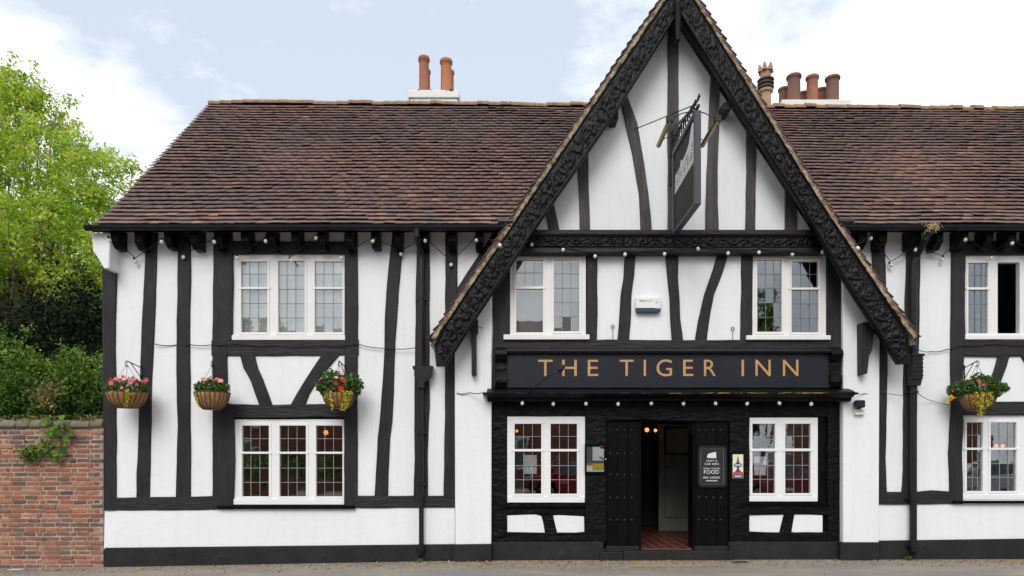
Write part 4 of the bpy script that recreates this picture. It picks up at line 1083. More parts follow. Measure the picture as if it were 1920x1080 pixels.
# ------------------------------------------------------------------ signs
FS = thing('fascia_sign', 'long black sign board with gold lettering THE TIGER INN above the entrance', 'sign', at(1255, 726, -.1))
mb = MB(); mb.pbox(948, 1560, 661, 726, -.10, .0); mb.build('sign_board', M['navy_paint'], FS, bevel=.006)
mb = MB(); mb.xprism([(.0, cy(652, 0)), (-.17, cy(655, -.17)), (-.19, cy(658, -.19)), (-.17, cy(661.5, -.17)), (-.12, cy(663, -.12)), (0, cy(663, 0))], at(946, 0, -.1).x, at(1562, 0, -.1).x); mb.build('sign_moulding', M['navy_paint'], FS)
mb = MB(); mb.pbox(948, 1560, 722, 727, -.125, -.1); mb.build('sign_rail', M['navy_paint'], FS, bevel=.004)
for x0, x1 in ((928, 951), (1557, 1579)):
    mb = MB(); mb.xprism([(0, cy(650, 0)), (-.19, cy(656, -.19)), (-.21, cy(664, -.2)), (-.17, cy(674, -.17)), (-.12, cy(680, -.12)), (-.12, cy(700, -.12)), (-.16, cy(704, -.16)), (-.17, cy(716, -.17)), (-.13, cy(727, -.13)), (0, cy(729, 0))], at(x0, 0, -.15).x, at(x1, 0, -.15).x)
    mb.build('console', M['black_rugged'], FS, bevel=.008)
CUR = {}
def glyph(ch):
    if ch not in CUR:
        cu = bpy.data.curves.new('glyph', 'FONT'); cu.body = ch; cu.size = 1; cu.extrude = .0; cu.resolution_u = 6
        ob = bpy.data.objects.new('glyph', cu); COL.objects.link(ob)
        dg = bpy.context.evaluated_depsgraph_get(); dg.update()
        me = bpy.data.meshes.new_from_object(ob.evaluated_get(dg)); v = np.array([x.co[:] for x in me.vertices]) if len(me.vertices) else np.zeros((0, 3))
        fs = [tuple(p.vertices) for p in me.polygons]
        bpy.data.objects.remove(ob); bpy.data.curves.remove(cu); bpy.data.meshes.remove(me)
        CUR[ch] = (v, fs)
    return CUR[ch]
def letter(ch, px0, px1, py0, py1, y, m, parent, thick=.006, name='letter'):
    v, fs = glyph(ch); a = at(px0, py1, y); b = at(px1, py0, y)
    mn, mxx = v.min(0), v.max(0); sx = (b.x - a.x) / max(1e-6, mxx[0] - mn[0]); sz = (b.z - a.z) / (mxx[1] - mn[1])
    P = [(a.x + (q[0] - mn[0]) * sx, a.z + (q[1] - mn[1]) * sz) for q in v]
    return P, fs
def place_letter(mb, ch, px0, px1, py0, py1, y, thick=.006):
    P, fs = letter(ch, px0, px1, py0, py1, y, None, None)
    n = len(P); V = [(p[0], y, p[1]) for p in P] + [(p[0], y + thick, p[1]) for p in P]
    ed = {}
    for f in fs:
        for i in range(len(f)):
            e = (f[i], f[(i+1) % len(f)]); k = tuple(sorted(e)); ed.setdefault(k, []).append(e)
    F = [tuple(f) for f in fs] + [tuple(i + n for i in f[::-1]) for f in fs] + [(e[0][1], e[0][0], e[0][0] + n, e[0][1] + n) for e in ed.values() if len(e) == 1]
    mb.add(V, F)
# wide-set capitals, each fitted to its place on the board
for ch, x0, x1 in (('T', 1009, 1036), ('H', 1054, 1081.5), ('E', 1102, 1121.5), ('T', 1162, 1188), ('I', 1207, 1211.2), ('G', 1231, 1260), ('E', 1281, 1299.5), ('R', 1320, 1342.5), ('I', 1390.5, 1395), ('N', 1416.5, 1445), ('N', 1468, 1497)):
    mb = MB(); place_letter(mb, ch, x0, x1, 674.5 - (.6 if ch == 'G' else 0), 705 + (.6 if ch == 'G' else 0), -.107, .007); mb.build('letter', M['gilt'], FS, recalc=False)

def text_row(mb, txt, cx, py0, py1, y, width, thick=.002):
    """A row of capitals centred on cx, total width in px."""
    adv = []
    for ch in txt:
        if ch == ' ': adv.append(.45)
        else:
            v, _ = glyph(ch); adv.append(max(.12, v[:, 0].max() - v[:, 0].min()) + .12)
    sc = width / (sum(adv) - .12); x = cx - width / 2
    for ch, a in zip(txt, adv):
        if ch != ' ': place_letter(mb, ch, x, x + (a - .12) * sc, py0, py1, y, thick)
        x += a * sc

# chalk board by the door
CB = thing('chalkboard_sign', 'black framed chalkboard listing food and beers, right of the open door', 'sign', at(1336, 914, YE - .07))
yb = YE - .075
mb = MB(); mb.pprism([(1313, 836), (1359, 836), (1363, 841), (1363, 909), (1359, 914), (1313, 914), (1309, 909), (1309, 841)], yb, YE - .03); mb.build('frame', M['board_frame'], CB, bevel=.006)
mb = MB(); mb.pbox(1312.5, 1359.5, 840, 910, yb - .003, yb + .004); mb.build('board', M['print_slate'], CB)
mb = MB(); pts = [(1316, 841.5), (1355, 841.5), (1355, 845), (1357, 847), (1357, 903), (1355, 905), (1355, 908), (1316, 908), (1316, 905), (1314, 903), (1314, 847), (1316, 845)]
mb.tube([at(a, b, yb - .004) for a, b in pts + pts[:1]], .004, 4); mb.build('border', M['brass'], CB)
mb = MB(); yt = yb - .006
mb.pprism([(1326, 858.5), (1326, 854), (1329, 850.5), (1336, 848.5), (1342.5, 847.5), (1343, 859.5), (1339.5, 858.5), (1337, 859)], yt, yt + .002)
text_row(mb, 'CRAFT &', 1334.5, 862.3, 866, yt, 20); text_row(mb, 'CASK BEERS', 1334.5, 868, 871.8, yt, 27)
text_row(mb, 'HOME COOKED', 1334.5, 877, 880, yt, 31); text_row(mb, 'FOOD', 1334, 881.5, 888.5, yt, 28)
text_row(mb, 'BEER GARDEN', 1334, 893.5, 897.3, yt, 31)
for k in range(9): mb.pbox(1324 + k * 2.4, 1325.5 + k * 2.4, 900.3, 902.3, yt, yt + .002)
mb.build('lettering', M['print_white'], CB, recalc=False)
# cask plaque
PL = thing('cask_plaque', 'narrow cream plaque with a blue emblem and red foot, beside the chalkboard', 'sign', at(1384, 897, YE - .06))
yp = YE - .066
mb = MB(); mb.pbox(1374, 1393.5, 852, 896.5, yp, YE - .03); mb.build('plate', M['print_cream'], PL)
mb = MB(); mb.pprism([(1383.6, 854), (1385.6, 864), (1387, 870), (1380.5, 870), (1381.7, 864)], yp - .003, yp)
mb.pprism([(1383.7 + 8 * math.cos(t), 872 + 4 * math.sin(t)) for t in np.linspace(0, 6.28, 17)[:-1]], yp - .004, yp)
mb.pprism([(1382, 875), (1385.5, 875), (1386, 880), (1390, 885), (1378, 885), (1381.5, 880)], yp - .003, yp)
mb.pbox(1374.5, 1393, 890.5, 896, yp - .003, yp); mb.build('emblem', M['print_blue'], PL)
mb = MB(); mb.pbox(1374.5, 1393, 885, 890.4, yp - .003, yp); mb.build('band', M['print_red'], PL)
mb = MB(); mb.pbox(1377.5, 1390, 892, 894, yp - .005, yp); mb.pbox(1378, 1389.5, 871, 873, yp - .0055, yp); mb.build('lettering', M['print_white'], PL)
# menu case
MC = thing('menu_case', 'glazed black menu case with colourful leaflets, left of the entrance', 'menu case', at(1116, 886, YE - .09))
ym = YE - .10
mb = MB(); mb.pbox(1097, 1136, 832, 888, ym + .02, YE - .02); ring(mb, 1096.5, 1136.5, 831.5, 888.5, 4, ym + .003, ym + .03); mb.build('case', M['black_gloss'], MC, bevel=.004)
mb = MB(); mb.pbox(1111, 1132.5, 838, 863.5, ym + .012, ym + .019); mb.pbox(1100.3, 1111, 873, 885, ym + .013, ym + .019); mb.pbox(1111.2, 1132.5, 881.6, 884.6, ym + .013, ym + .019); mb.build('leaflet', M['leaflet_paper'], MC)
mb = MB(); mb.pbox(1100.3, 1110.8, 838, 869, ym + .013, ym + .019); mb.pbox(1111, 1132.5, 863.7, 868.6, ym + .013, ym + .019); mb.build('leaflet', M['print_dark'], MC)
mb = MB(); mb.pbox(1111, 1132.5, 868.8, 881.5, ym + .013, ym + .019); mb.build('leaflet', M['print_yellow'], MC)
mb = MB(); mb.pbox(1100.3, 1110.9, 869, 873, ym + .013, ym + .019); mb.pprism([(1124, 836.5), (1132.5, 836.5), (1132.5, 841.5), (1126, 841)], ym + .012, ym + .013); mb.pprism([(1123, 857), (1127, 855.5), (1132.5, 860), (1132, 863), (1125, 860)], ym + .0115, ym + .0138); mb.build('leaflet', M['print_orange'], MC)
mb = MB(); mb.pbox(1101, 1132.5, 836.5, 884.6, ym + .008, ym + .010); mb.build('pane', glass('case_glass', .05), MC)
mb = MB(); c = at(1137, 861, ym); mb.lathe([(0, -.008), (.010, -.006), (.010, .006), (0, .008)], (c.x - .01, ym - .006, c.z), 10); mb.build('knob', M['print_white'], MC)
# papers in the two entrance windows
for (x0, x1, y0, y1), lb in (((982.5, 1006.5, 853, 888.5), 'white paper notice taped inside the window left of the entrance'), ((1414, 1436.5, 856, 891), 'white paper notice taped inside the window right of the entrance')):
    mb = MB(); mb.pbox(x0, x1, y0, y1, YE + .012, YE + .0135); tag(mb.build('notice', M['leaflet_paper']), lb, 'notice')

# hanging sign
XS = at(1265, 350, -.25).x
HS = thing('hanging_sign', 'double-sided pub sign board hanging from a scrolled iron bracket on the gable', 'sign', (XS, -.03, 6.5))
y_n, y_f, z_b, z_t = -1.60, -.25, 5.20, 6.52
mb = MB()
f_ = .055
mb.box(XS - .045, XS + .045, y_n, y_n + .075, z_b, z_t); mb.box(XS - .045, XS + .045, y_f - f_, y_f, z_b, z_t)
mb.box(XS - .044, XS + .044, y_n + .075, y_f - f_, z_b, z_b + f_); mb.box(XS - .044, XS + .044, y_n + .075, y_f - f_, z_t - f_, z_t)
mb.build('sign_frame', M['slate_frame'], HS, bevel=.008)
mb = MB(); mb.box(XS - .018, XS + .018, y_n + .07, y_f - .05, z_b + .05, z_t - .05); mb.build('sign_panel', M['board_grey'], HS)
# the sketch of a gabled house, in white, on both faces
sk = MB(); sk2 = MB()
for sg in (-1, 1):
    xx = XS + sg * .019
    def sp(poly, off, tgt):
        P = [(y_f - .06 + (y_n + .08 - y_f + .06) * u, z_b + .05 + (z_t - z_b - .1) * v) for u, v in poly]
        x0, x1 = sorted((xx, xx + sg * off)); tgt.xprism(P, x0, x1)
    sp([(.03, .47), (.97, .50), (.97, .74), (.93, .97), (.86, .98), (.72, .80), (.60, .76), (.42, .73), (.36, .78), (.30, .71), (.06, .70)], .003, sk)
    for k in range(9): sp([(.08 + k * .10, .52), (.095 + k * .10, .52), (.10 + k * .10, .68), (.085 + k * .10, .68)], .005, sk2)
    for k, (u, v) in enumerate(((.15, .56), (.32, .58), (.50, .56), (.66, .58), (.83, .58), (.2, .64), (.6, .66), (.85, .70), (.78, .56))): sp([(u, v), (u + .06, v), (u + .06, v + .06), (u, v + .05)], .006, sk2)
    for k in range(5): sp([(.05, .50 + k * .045), (.95, .515 + k * .045), (.95, .522 + k * .045), (.05, .507 + k * .045)], .0045, sk2)
sk.build('house_sketch', M['print_white'], HS); sk2.build('sketch_lines', M['print_grey'], HS)
# iron bracket
mb = MB(); zb2 = z_t + .06
mb.box(XS - .018, XS + .018, y_n - .04, -.03, zb2 - .03, zb2); mb.box(XS - .03, XS + .03, -.06, -.03, 6.1, 7.05)
mb.tube([(XS, -.04, 6.95), (XS, -.5, 6.86), (XS, -1.0, 6.74), (XS, y_n, 6.66), (XS, y_n - .06, 6.70), (XS, y_n - .07, 6.66)], .016, 6)
for k in range(6):
    yc_ = -.22 - k * .24; h_ = .13 - .012 * k
    for sgn in (1, -1):
        mb.tube([(XS, yc_ + sgn * .05 + (h_ * (1 - t / 7)) * math.cos(t) * .8, zb2 + .02 + h_ + (h_ * (1 - t / 7)) * math.sin(t)) for t in np.linspace(-1.5, 4.6, 14)], .011, 5)
    mb.box(XS - .01, XS + .01, yc_ - .008, yc_ + .008, z_t, zb2)
mb.build('iron_bracket', M['iron'], HS, smooth=False)
mb = MB(); e0 = Vector((XS, y_n + .15, 6.67)); mb.tube([at(1189, 243, -.03), e0], .008, 5); mb.tube([at(1340, 150, -.03) * .0 + Vector((XS + .05, -.04, 7.05)), Vector((XS, y_n + .3, 6.70))], .007, 5); mb.build('guy_rod', M['iron'], HS)
for xl, lb in ((2.20, 'l'), (2.86, 'r')):
    mb = MB(); zl = 6.36
    mb.tube([(xl, -1.62, zl + .02), (xl, -.86, zl - .0)], .034, 12); mb.build('trough_light', M['brass'], HS, smooth=False)
    mb = MB(); mb.tube([(xl, -1.55, zl + .05), (xl + (XS - xl) * .5, -1.5, zl + .16), (XS, -1.5, zb2 - .02)], .008, 5); mb.box(xl - .045, xl + .045, -1.64, -1.56, zl - .01, zl + .07); mb.build('light_arm', M['iron'], HS); mb = MB(); mb.tube([(xl, -.95, zl + .03), (XS, -.95, zb2 - .02)], .007, 5); mb.build('light_arm', M['iron'], HS)

# small lamp on an arm in front of the fascia
SL = thing('sign_lamp', 'small black spotlight on a long arm in front of the letter H', 'lamp', at(990, 738, -.35))
mb = MB(); a = at(988, 739, -.35); e = at(1052, 692, -.75); mb.tube([a, a + (e - a) * .5 + Vector((0, 0, .03)), e], .009, 6); mb.build('arm', M['iron'], SL, smooth=True)
mb = MB(); mb.tube([e + Vector((-.02, -.03, -.035)), e + Vector((.03, .07, .045))], .036, 10, r1=.042); mb.build('lamp_head', M['iron'], SL, smooth=False)

# alarm box
AB = thing('alarm_box', 'white burglar alarm box with a dark blue base between the gable studs', 'alarm', at(1215, 585, 0))
mb = MB(); mb.pprism([(1192, 557), (1239, 557), (1240, 570), (1239, 579), (1192, 579), (1191, 570)], -.085, .0); mb.build('cover', M['alarm_white'], AB, bevel=.012)
mb = MB(); mb.pprism([(1193, 577), (1228, 577), (1230, 578.6), (1239.5, 579), (1238.5, 584), (1234, 585), (1196, 585), (1193, 583)], -.092, .0); mb.build('base', M['alarm_navy'], AB, bevel=.006)
mb = MB(); mb.pbox(1199, 1210, 562.8, 565.2, -.0865, -.084); mb.build('lettering', M['print_grey'], AB)
mb = MB(); mb.pbox(1210.5, 1224, 562.8, 565.2, -.0865, -.084); mb.pprism([(1231.5, 561.5), (1234.5, 568.5), (1228.5, 568.5)], -.0868, -.084); mb.build('lettering', M['pink_print'], AB)
# small eye bolts left on the panels
for px, py in ((1149, 612), (1374, 616)):
    mb = MB(); c = at(px, py, -.02); mb.tube([c + Vector((.026 * math.cos(t), 0, .026 * math.sin(t))) for t in np.linspace(0, 6.28, 13)], .006, 5); mb.tube([c - Vector((0, 0, .03)), at(px, py + 24, -.02)], .006, 5)
    mb.build('eye_bolt', M['lead'], INN)
# security light
SE = thing('security_light', 'small black floodlight with a white sensor on the right pier', 'light', at(1613, 778, -.1))
mb = MB(); mb.pbox(1606, 1623, 750, 764, -.26, -.17); mb.pbox(1604, 1608, 753, 757, -.2, -.1); mb.build('lamp_head', M['iron'], SE, bevel=.012)
mb = MB(); mb.pbox(1611, 1616, 757, 766, -.18, -.1); mb.build('mount', M['iron'], SE)
mb = MB(); mb.pbox(1604, 1622, 767, 778, -.16, -.1); mb.build('sensor', M['alarm_white'], SE, bevel=.008)
mb = MB(); mb.pbox(1606, 1620, 770.5, 773, -.163, -.158); mb.build('lens', M['pink_print'], SE)

# ------------------------------------------------------------------ drainpipes
def clip(mb, x, y, z, r):
    mb.lathe([(r, -.02), (r * 1.28, -.018), (r * 1.28, .018), (r, .02)], (x, y, z), 12); mb.box(x - r * 1.8, x + r * 1.8, y + r * .6, y + r * 1.0, z - .016, z + .016)
DP = thing('drainpipe', 'black drainpipe with a square hopper down the white wall left of the gable', 'drainpipe', at(790, 1042, -.09), 'cast iron drainpipes on the front')
mb = MB(); xx = at(790, 700, -.10).x; zh = at(0, 700, -.1).z
mb.tube([(xx - .03, -.42, EAVE.z - .05), (xx - .03, -.42, EAVE.z - .16), (xx, -.12, EAVE.z - .36), (xx, -.10, EAVE.z - .45), (xx, -.10, zh)], .048, 10)
mb.tube([(xx, -.10, zh - .1), (xx, -.10, at(0, 1036, -.1).z), (xx, -.16, at(0, 1040, -.1).z - .02)], .040, 10); mb.build('pipe', M['iron'], DP, smooth=False)
mb = MB(); h0 = at(774, 686, -.16); h1 = at(812, 686, -.16)
mb.prism([(h0.x, h0.z), (h1.x, h0.z), (h1.x, h0.z - .05), (h1.x - .025, h0.z - .07), (h1.x - .025, h0.z - .16), (xx + .06, h0.z - .27), (xx + .055, h0.z - .36), (xx - .055, h0.z - .36), (xx - .06, h0.z - .27), (h0.x + .025, h0.z - .16), (h0.x + .025, h0.z - .07), (h0.x, h0.z - .05)][::-1], -.19, -.035)
mb.build('hopper', M['iron'], DP, bevel=.008)
mb = MB()
for py in (560, 812, 908, 1030): clip(mb, xx, -.10, at(0, py, -.1).z, .045)
mb.build('pipe_clip', M['iron'], DP)
DP2 = thing('drainpipe', 'black drainpipe with a ribbed hopper down the wall right of the gable', 'drainpipe', at(1712, 1042, -.09), 'cast iron drainpipes on the front')
mb = MB(); x2 = at(1713, 700, -.12).x; xo = at(1744, 430, -.42).x
mb.tube([(xo, -.42, EAVE.z - .04), (xo, -.42, EAVE.z - .12), (xo - .04, -.38, EAVE.z - .2), (x2 + .04, -.14, EAVE.z - .40), (x2, -.12, EAVE.z - .5), (x2, -.12, at(0, 690, -.1).z)], .050, 10)
mb.tube([(x2, -.11, at(0, 700, -.1).z), (x2, -.11, at(0, 1034, -.1).z), (x2, -.15, at(0, 1041, -.1).z - .02)], .054, 12); mb.build('pipe', M['iron'], DP2, smooth=False)
mb = MB(); a = at(1711, 664, -.22); b = at(1731, 711, -.22); mb.box(a.x, b.x, -.22, -.035, b.z, a.z); mb.box(a.x - .02, b.x + .02, -.24, -.03, a.z - .03, a.z + .01)
for k in range(5): mb.box(a.x - .006, b.x + .006, -.226, -.04, b.z + .05 + k * .065, b.z + .075 + k * .065)
mb.prism([(a.x, b.z), (b.x, b.z), (x2 + .07, b.z - .10), (x2 - .07, b.z - .10)][::-1], -.20, -.04); mb.build('hopper', M['iron'], DP2, bevel=.006)
mb = MB()
for py in (735, 936, 1024): clip(mb, x2, -.11, at(0, py, -.1).z, .058)
mb.build('pipe_clip', M['iron'], DP2)

# ------------------------------------------------------------------ festoon lights and cables
bulb_me = None
def bulb_parts():
    mb = MB(); mb.lathe([(0, -.038), (.016, -.034), (.026, -.020), (.029, -.004), (.024, .012), (.014, .024), (.010, .03)], (0, 0, 0), 12); b = mb.build('bulb', M['bulb'], None, smooth=True, local=True)
    mb = MB(); mb.lathe([(.012, .024), (.015, .026), (.015, .06), (.008, .066)], (0, 0, 0), 10); s = mb.build('socket', M['iron'], None, local=True)
    return b, s
B0, S0 = bulb_parts(); first = [True]
def festoon(points, label, sag=.05, y_c=-.05):
    """points: (px, py, y) of the bulbs along the string."""
    P = [at(*q) for q in points]
    T = thing('festoon_lights', label, 'string lights', P[0], 'festoon light strings on the front')
    pts = []
    for a, b in zip(P[:-1], P[1:]):
        a2, b2 = a + Vector((0, .012, .062)), b + Vector((0, .012, .062))
        for t in np.linspace(0, 1, 8)[:-1]: q = a2.lerp(b2, t); q.z -= sag * 4 * t * (1 - t) * (a - b).length; pts.append(q)
    pts.append(P[-1] + Vector((0, .012, .062)))
    mb = MB(); mb.tube(pts, .0065, 5); mb.build('cable', M['iron'], T, smooth=True)
    for p in P:
        for src, nm_ in ((B0, 'bulb'), (S0, 'socket')):
            if first[0] and src is B0: o = B0
            elif first[0] and src is S0: o = S0; first[0] = False
            else: o = src.copy(); o.name = nm_; COL.objects.link(o)
            o.parent = T; o.location = p - Vector(T.location)
            if nm_ == 'bulb': rot = (random.uniform(-.5, .5), random.uniform(-.6, .6), 0)
            o.rotation_euler = rot
    return T
YF = -.30
festoon([(205.5, 450, YF), (253.5, 490, -.08), (303, 453, YF), (344, 481.7, -.08), (401.5, 453, YF), (445, 483, -.1), (498, 451.5, YF), (546, 488, -.1), (593, 445.7, YF), (640, 483, -.1), (699.6, 451.5, YF), (751.7, 476, -.08), (797, 451, YF), (846, 496, -.08), (893, 450, YF), (937.6, 459, -.62)],
        'string of white bulbs looped under the left gutter', sag=.02)
festoon([(937.6, 459.5, -.66), (997.5, 458, -.24), (1056, 468, -.2), (1116, 480, -.2), (1172, 476.5, -.2), (1246, 475.5, -.2), (1308.5, 466, -.22), (1365, 474.5, -.2), (1423, 473, -.2), (1485.5, 476.6, -.2), (1542, 472, -.24), (1608, 465, -.66)],
        'string of white bulbs along the carved beam across the gable', sag=.03)
festoon([(1608, 465.5, -.64), (1633, 446.7, YF), (1670.6, 497, -.08), (1717, 468, -.2), (1767, 486, -.08), (1810, 449, YF), (1858, 483, -.1), (1897.5, 455.5, YF), (1950, 480, -.1), (2000, 453, YF)],
        'string of white bulbs looped under the right gutter', sag=.02)
festoon([(979.5, 755.5, -.22), (1037.6, 757, -.22), (1098.6, 756.5, -.22), (1159, 757, -.22), (1221.5, 756, -.22), (1281.6, 756.5, -.22), (1341.6, 756, -.22), (1401, 756.5, -.22), (1461, 755.5, -.22), (1521, 757, -.22)],
        'string of white bulbs in a row under the cornice above the door', sag=.01)
def cable(pts, label, r=.007):
    P = [at(*q) for q in pts]; Q = []
    for i in range(len(P) - 1):
        for t in np.linspace(0, 1, 6)[:-1]: q = P[i].lerp(P[i+1], t); q.z -= .02 * 4 * t * (1 - t); Q.append(q)
    Q.append(P[-1]); mb = MB(); mb.tube(Q, r, 5); tag(mb.build('cable', M['iron'], smooth=True), label, 'cable')
cable([(289, 645, -.05), (332, 646.5, -.012), (357, 646, -.05), (399, 646, -.05), (437, 644, -.055), (520, 647, -.055), (600, 647, -.055), (671, 645, -.05), (722, 653, -.05), (780, 652, -.08)], 'thin black cable tacked along the left wall below the upper window')
cable([(856, 737, -.11), (880, 736, -.13), (906, 736, -.36)], 'short black cable from the left pier to the cornice')
cable([(1600, 736, -.2), (1620, 738, -.11), (1650, 734, -.06), (1700, 741, -.16), (1722, 738, -.16), (1750, 752, -.03), (1783, 758, -.05)], 'thin cable sagging from the cornice past the right drainpipe', .005)
cable([(1722, 656, -.15), (1745, 659, -.03), (1775, 655, -.04), (1800, 648, -.05), (1860, 645, -.055), (1980, 647, -.055)], 'black cable running right from the right drainpipe below the upper window')
cable([(896, 612, -.12), (922, 616, -.06)], 'short wire between the left bracket and the gable post', .004)

# ------------------------------------------------------------------ leaves
def leaves(C, size, up=0.3, tint=None, aspect=.55, jitter=.35):
    """One folded leaf (two triangles) at each point of C: returns V, F, tint."""
    C = np.asarray(C); n = len(C)
    d = rng.normal(size=(n, 3)); d[:, 2] -= .25; d /= np.linalg.norm(d, axis=1)[:, None]
    nn = rng.normal(size=(n, 3)) * (1 - up) + np.array([0, -.35, 1]) * up; nn -= (nn * d).sum(1)[:, None] * d; nn /= np.linalg.norm(nn, axis=1)[:, None] + 1e-9
    w = np.cross(d, nn); s = size * (1 + jitter * rng.normal(size=n)).clip(.35, 2)[:, None]
    a = C - d * s * .5; b = C + w * s * aspect * .5 + nn * s * .10; c = C + d * s * .5; e = C - w * s * aspect * .5 + nn * s * .10
    V = np.stack([a, b, c, e], 1).reshape(-1, 3); k = np.arange(n)[:, None] * 4
    F = np.concatenate([k + np.array([[0, 1, 2]]), k + np.array([[0, 2, 3]])], 1).reshape(-1, 3)
    t = rng.uniform(0, 1, n) if tint is None else np.clip(tint, 0, 1)
    return V, F, np.repeat(t, 2)

def clumps(centers, per, spread, squash=.6):
    c = np.repeat(np.asarray(centers), per, 0); o = rng.normal(size=(len(c), 3)) * spread; o[:, 2] *= squash
    return c + o

def in_blobs(blobs, n, shell=.55):
    out = []
    wts = np.array([b[3] * b[4] * b[5] for b in blobs]) ** .75; wts /= wts.sum()
    for b, k in zip(blobs, (wts * n).astype(int)):
        d = rng.normal(size=(k, 3)); d /= np.linalg.norm(d, axis=1)[:, None]; r = rng.uniform(shell ** 3, 1, k) ** (1/3)
        out.append(np.array(b[:3]) + d * r[:, None] * np.array(b[3:6]))
    return np.vstack(out)

def tree(name, label, cat, base, trunk_h, r0, blobs, nclump, per, size, spread, m, limbs=26, tint_fn=None, group=None, shell=.5, up=.3, sprays=0):
    T = thing(name, label, cat, base, group)
    base = Vector(base); cc = in_blobs(blobs, nclump, shell)
    mb = MB(); top = base + Vector((0.1, 0, trunk_h))
    mb.tube([base - Vector((0, 0, .2)), base + Vector((.03, .02, trunk_h * .4)), top], r0, 9, r1=r0 * .6)
    idx = rng.choice(len(cc), min(limbs, len(cc)), replace=False)
    for i in idx:
        e = Vector(cc[i]); s0 = base.lerp(top, random.uniform(.55, 1)); mid = s0.lerp(e, .5) + Vector((random.gauss(0, .15), random.gauss(0, .15), random.uniform(.0, .35)))
        pts = [s0, s0.lerp(mid, .5) + Vector((0, 0, .08)), mid, mid.lerp(e, .6) + Vector((random.gauss(0, .08), 0, .05)), e]
        mb.tube(pts, r0 * random.uniform(.14, .26), 5, r1=.006)
        for q in range(3):
            e2 = e + Vector(rng.normal(size=3) * spread * 1.6); mb.tube([mid.lerp(e, .5 + .15 * q), mid.lerp(e2, .7), e2], .014, 4, r1=.004)
    mb.build('trunk', M['bark'], T, recalc=False)
    if sprays:
        # shoots that stand out of the crown, each a short run of small clumps
        mid = cc.mean(0); extra = []
        for i in rng.choice(len(cc), sprays, replace=False):
            d = cc[i] - mid; d[1] *= .4; d[2] += .4; d /= np.linalg.norm(d) + 1e-6; d += rng.normal(0, .25, 3)
            for q in range(5): extra.append(cc[i] + d * (.12 + .10 * q) + np.array([0, 0, -.012 * q * q]))
        ex = np.array(extra); P1 = np.repeat(ex, 12, 0) + rng.normal(size=(len(ex) * 12, 3)) * .07
    P = clumps(cc, per, spread)
    if sprays: P = np.vstack([P, P1])
    tn = np.repeat(rng.normal(.45, .16, len(P) // per + 1), per)[:len(P)] + rng.normal(0, .13, len(P))
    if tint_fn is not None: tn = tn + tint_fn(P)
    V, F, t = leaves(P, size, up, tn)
    o = np_mesh('crown', V, F, m, T, tint=t)
    return T

# the large pale tree at the left, behind the wall
def px_blob(px, py, d, rx, ry, rz):
    p = at(px, py, d - DIST); return (p.x, p.y, p.z, rx, ry, rz)
tb = [px_blob(20, 300, 17, 1.7, 1.6, 1.7), px_blob(95, 330, 16.6, 1.35, 1.3, 1.35), px_blob(150, 340, 16.2, .95, 1.0, .9), px_blob(-60, 240, 17.5, 1.7, 1.6, 1.6), px_blob(60, 450, 15.6, 1.7, 1.4, .95), px_blob(150, 500, 15.4, .75, 1.0, .8),
      px_blob(20, 180, 17, .8, .8, .55), px_blob(80, 205, 16.8, .55, .6, .45), px_blob(205, 310, 16.1, .35, .5, .25), px_blob(-60, 450, 15.5, 1.6, 1.4, 1.3), px_blob(145, 400, 16, .9, .9, .8), px_blob(185, 425, 15.6, .55, .7, .55)]
bt = at(40, 800, 5.6); 
tree('broadleaf_tree', 'tall light green broadleaf tree rising behind the brick wall', 'tree', (bt.x, 5.6, -.15), 3.6, .22, tb, 560, 70, .082, .16, M['leaf_tree'], 46, shell=.6, up=.5, sprays=330,
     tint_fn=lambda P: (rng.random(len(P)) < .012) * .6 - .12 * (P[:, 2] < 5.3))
# added leaf mass, its near-black colour painting the shade under the crown
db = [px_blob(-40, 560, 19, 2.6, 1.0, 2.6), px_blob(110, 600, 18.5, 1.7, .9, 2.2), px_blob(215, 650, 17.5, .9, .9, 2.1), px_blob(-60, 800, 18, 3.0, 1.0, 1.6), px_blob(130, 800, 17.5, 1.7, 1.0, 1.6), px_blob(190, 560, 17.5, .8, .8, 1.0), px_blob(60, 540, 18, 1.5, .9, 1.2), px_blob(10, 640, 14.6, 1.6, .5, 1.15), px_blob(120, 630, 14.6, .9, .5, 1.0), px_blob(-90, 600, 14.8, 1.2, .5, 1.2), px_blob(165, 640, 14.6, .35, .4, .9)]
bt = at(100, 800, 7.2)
tree('shade_foliage', 'near-black foliage added to paint the deep shade between the pale tree and the shrubs', 'tree', (bt.x, 7.2, -.15), 3.0, .2, db, 900, 80, .11, .27, M['leaf_painted_shade'], 20, shell=.3)
# shrubs along the top of the wall
sh = [((-30, 705, 13.4, 1.0, .8, .85), 'bushy green shrub rising above the far left end of the brick wall', 150), ((85, 735, 13.2, .85, .7, .62), 'bright green shrub spilling over the middle of the brick wall', 130), ((170, 745, 13.3, .62, .6, .60), 'small leafy shrub in the corner between brick wall and inn', 110)]
for (px, py, d, rx, ry, rz), lb, nc in sh:
    b = px_blob(px, py, d, rx, ry, rz); bl = [b, (b[0] - .3, b[1], b[2] - .5, rx * .9, ry, rz), (b[0] + .1, b[1] + .2, b[2] + .25, rx * .6, ry * .6, rz * .7), (b[0], b[1], b[2] - 1.0, rx, ry, .7)]
    tree('shrub', lb, 'shrub', (b[0], b[1], -.15), 1.5, .05, bl, nc * 2, 46, .066, .12, M['leaf_shrub'], 22, tint_fn=lambda P: .12 * rng.normal(size=len(P)) - .12 + .26 * (P[:, 2] - 2.6).clip(-1, .8), shell=.5, group='shrubs behind the brick wall', up=.45, sprays=80)
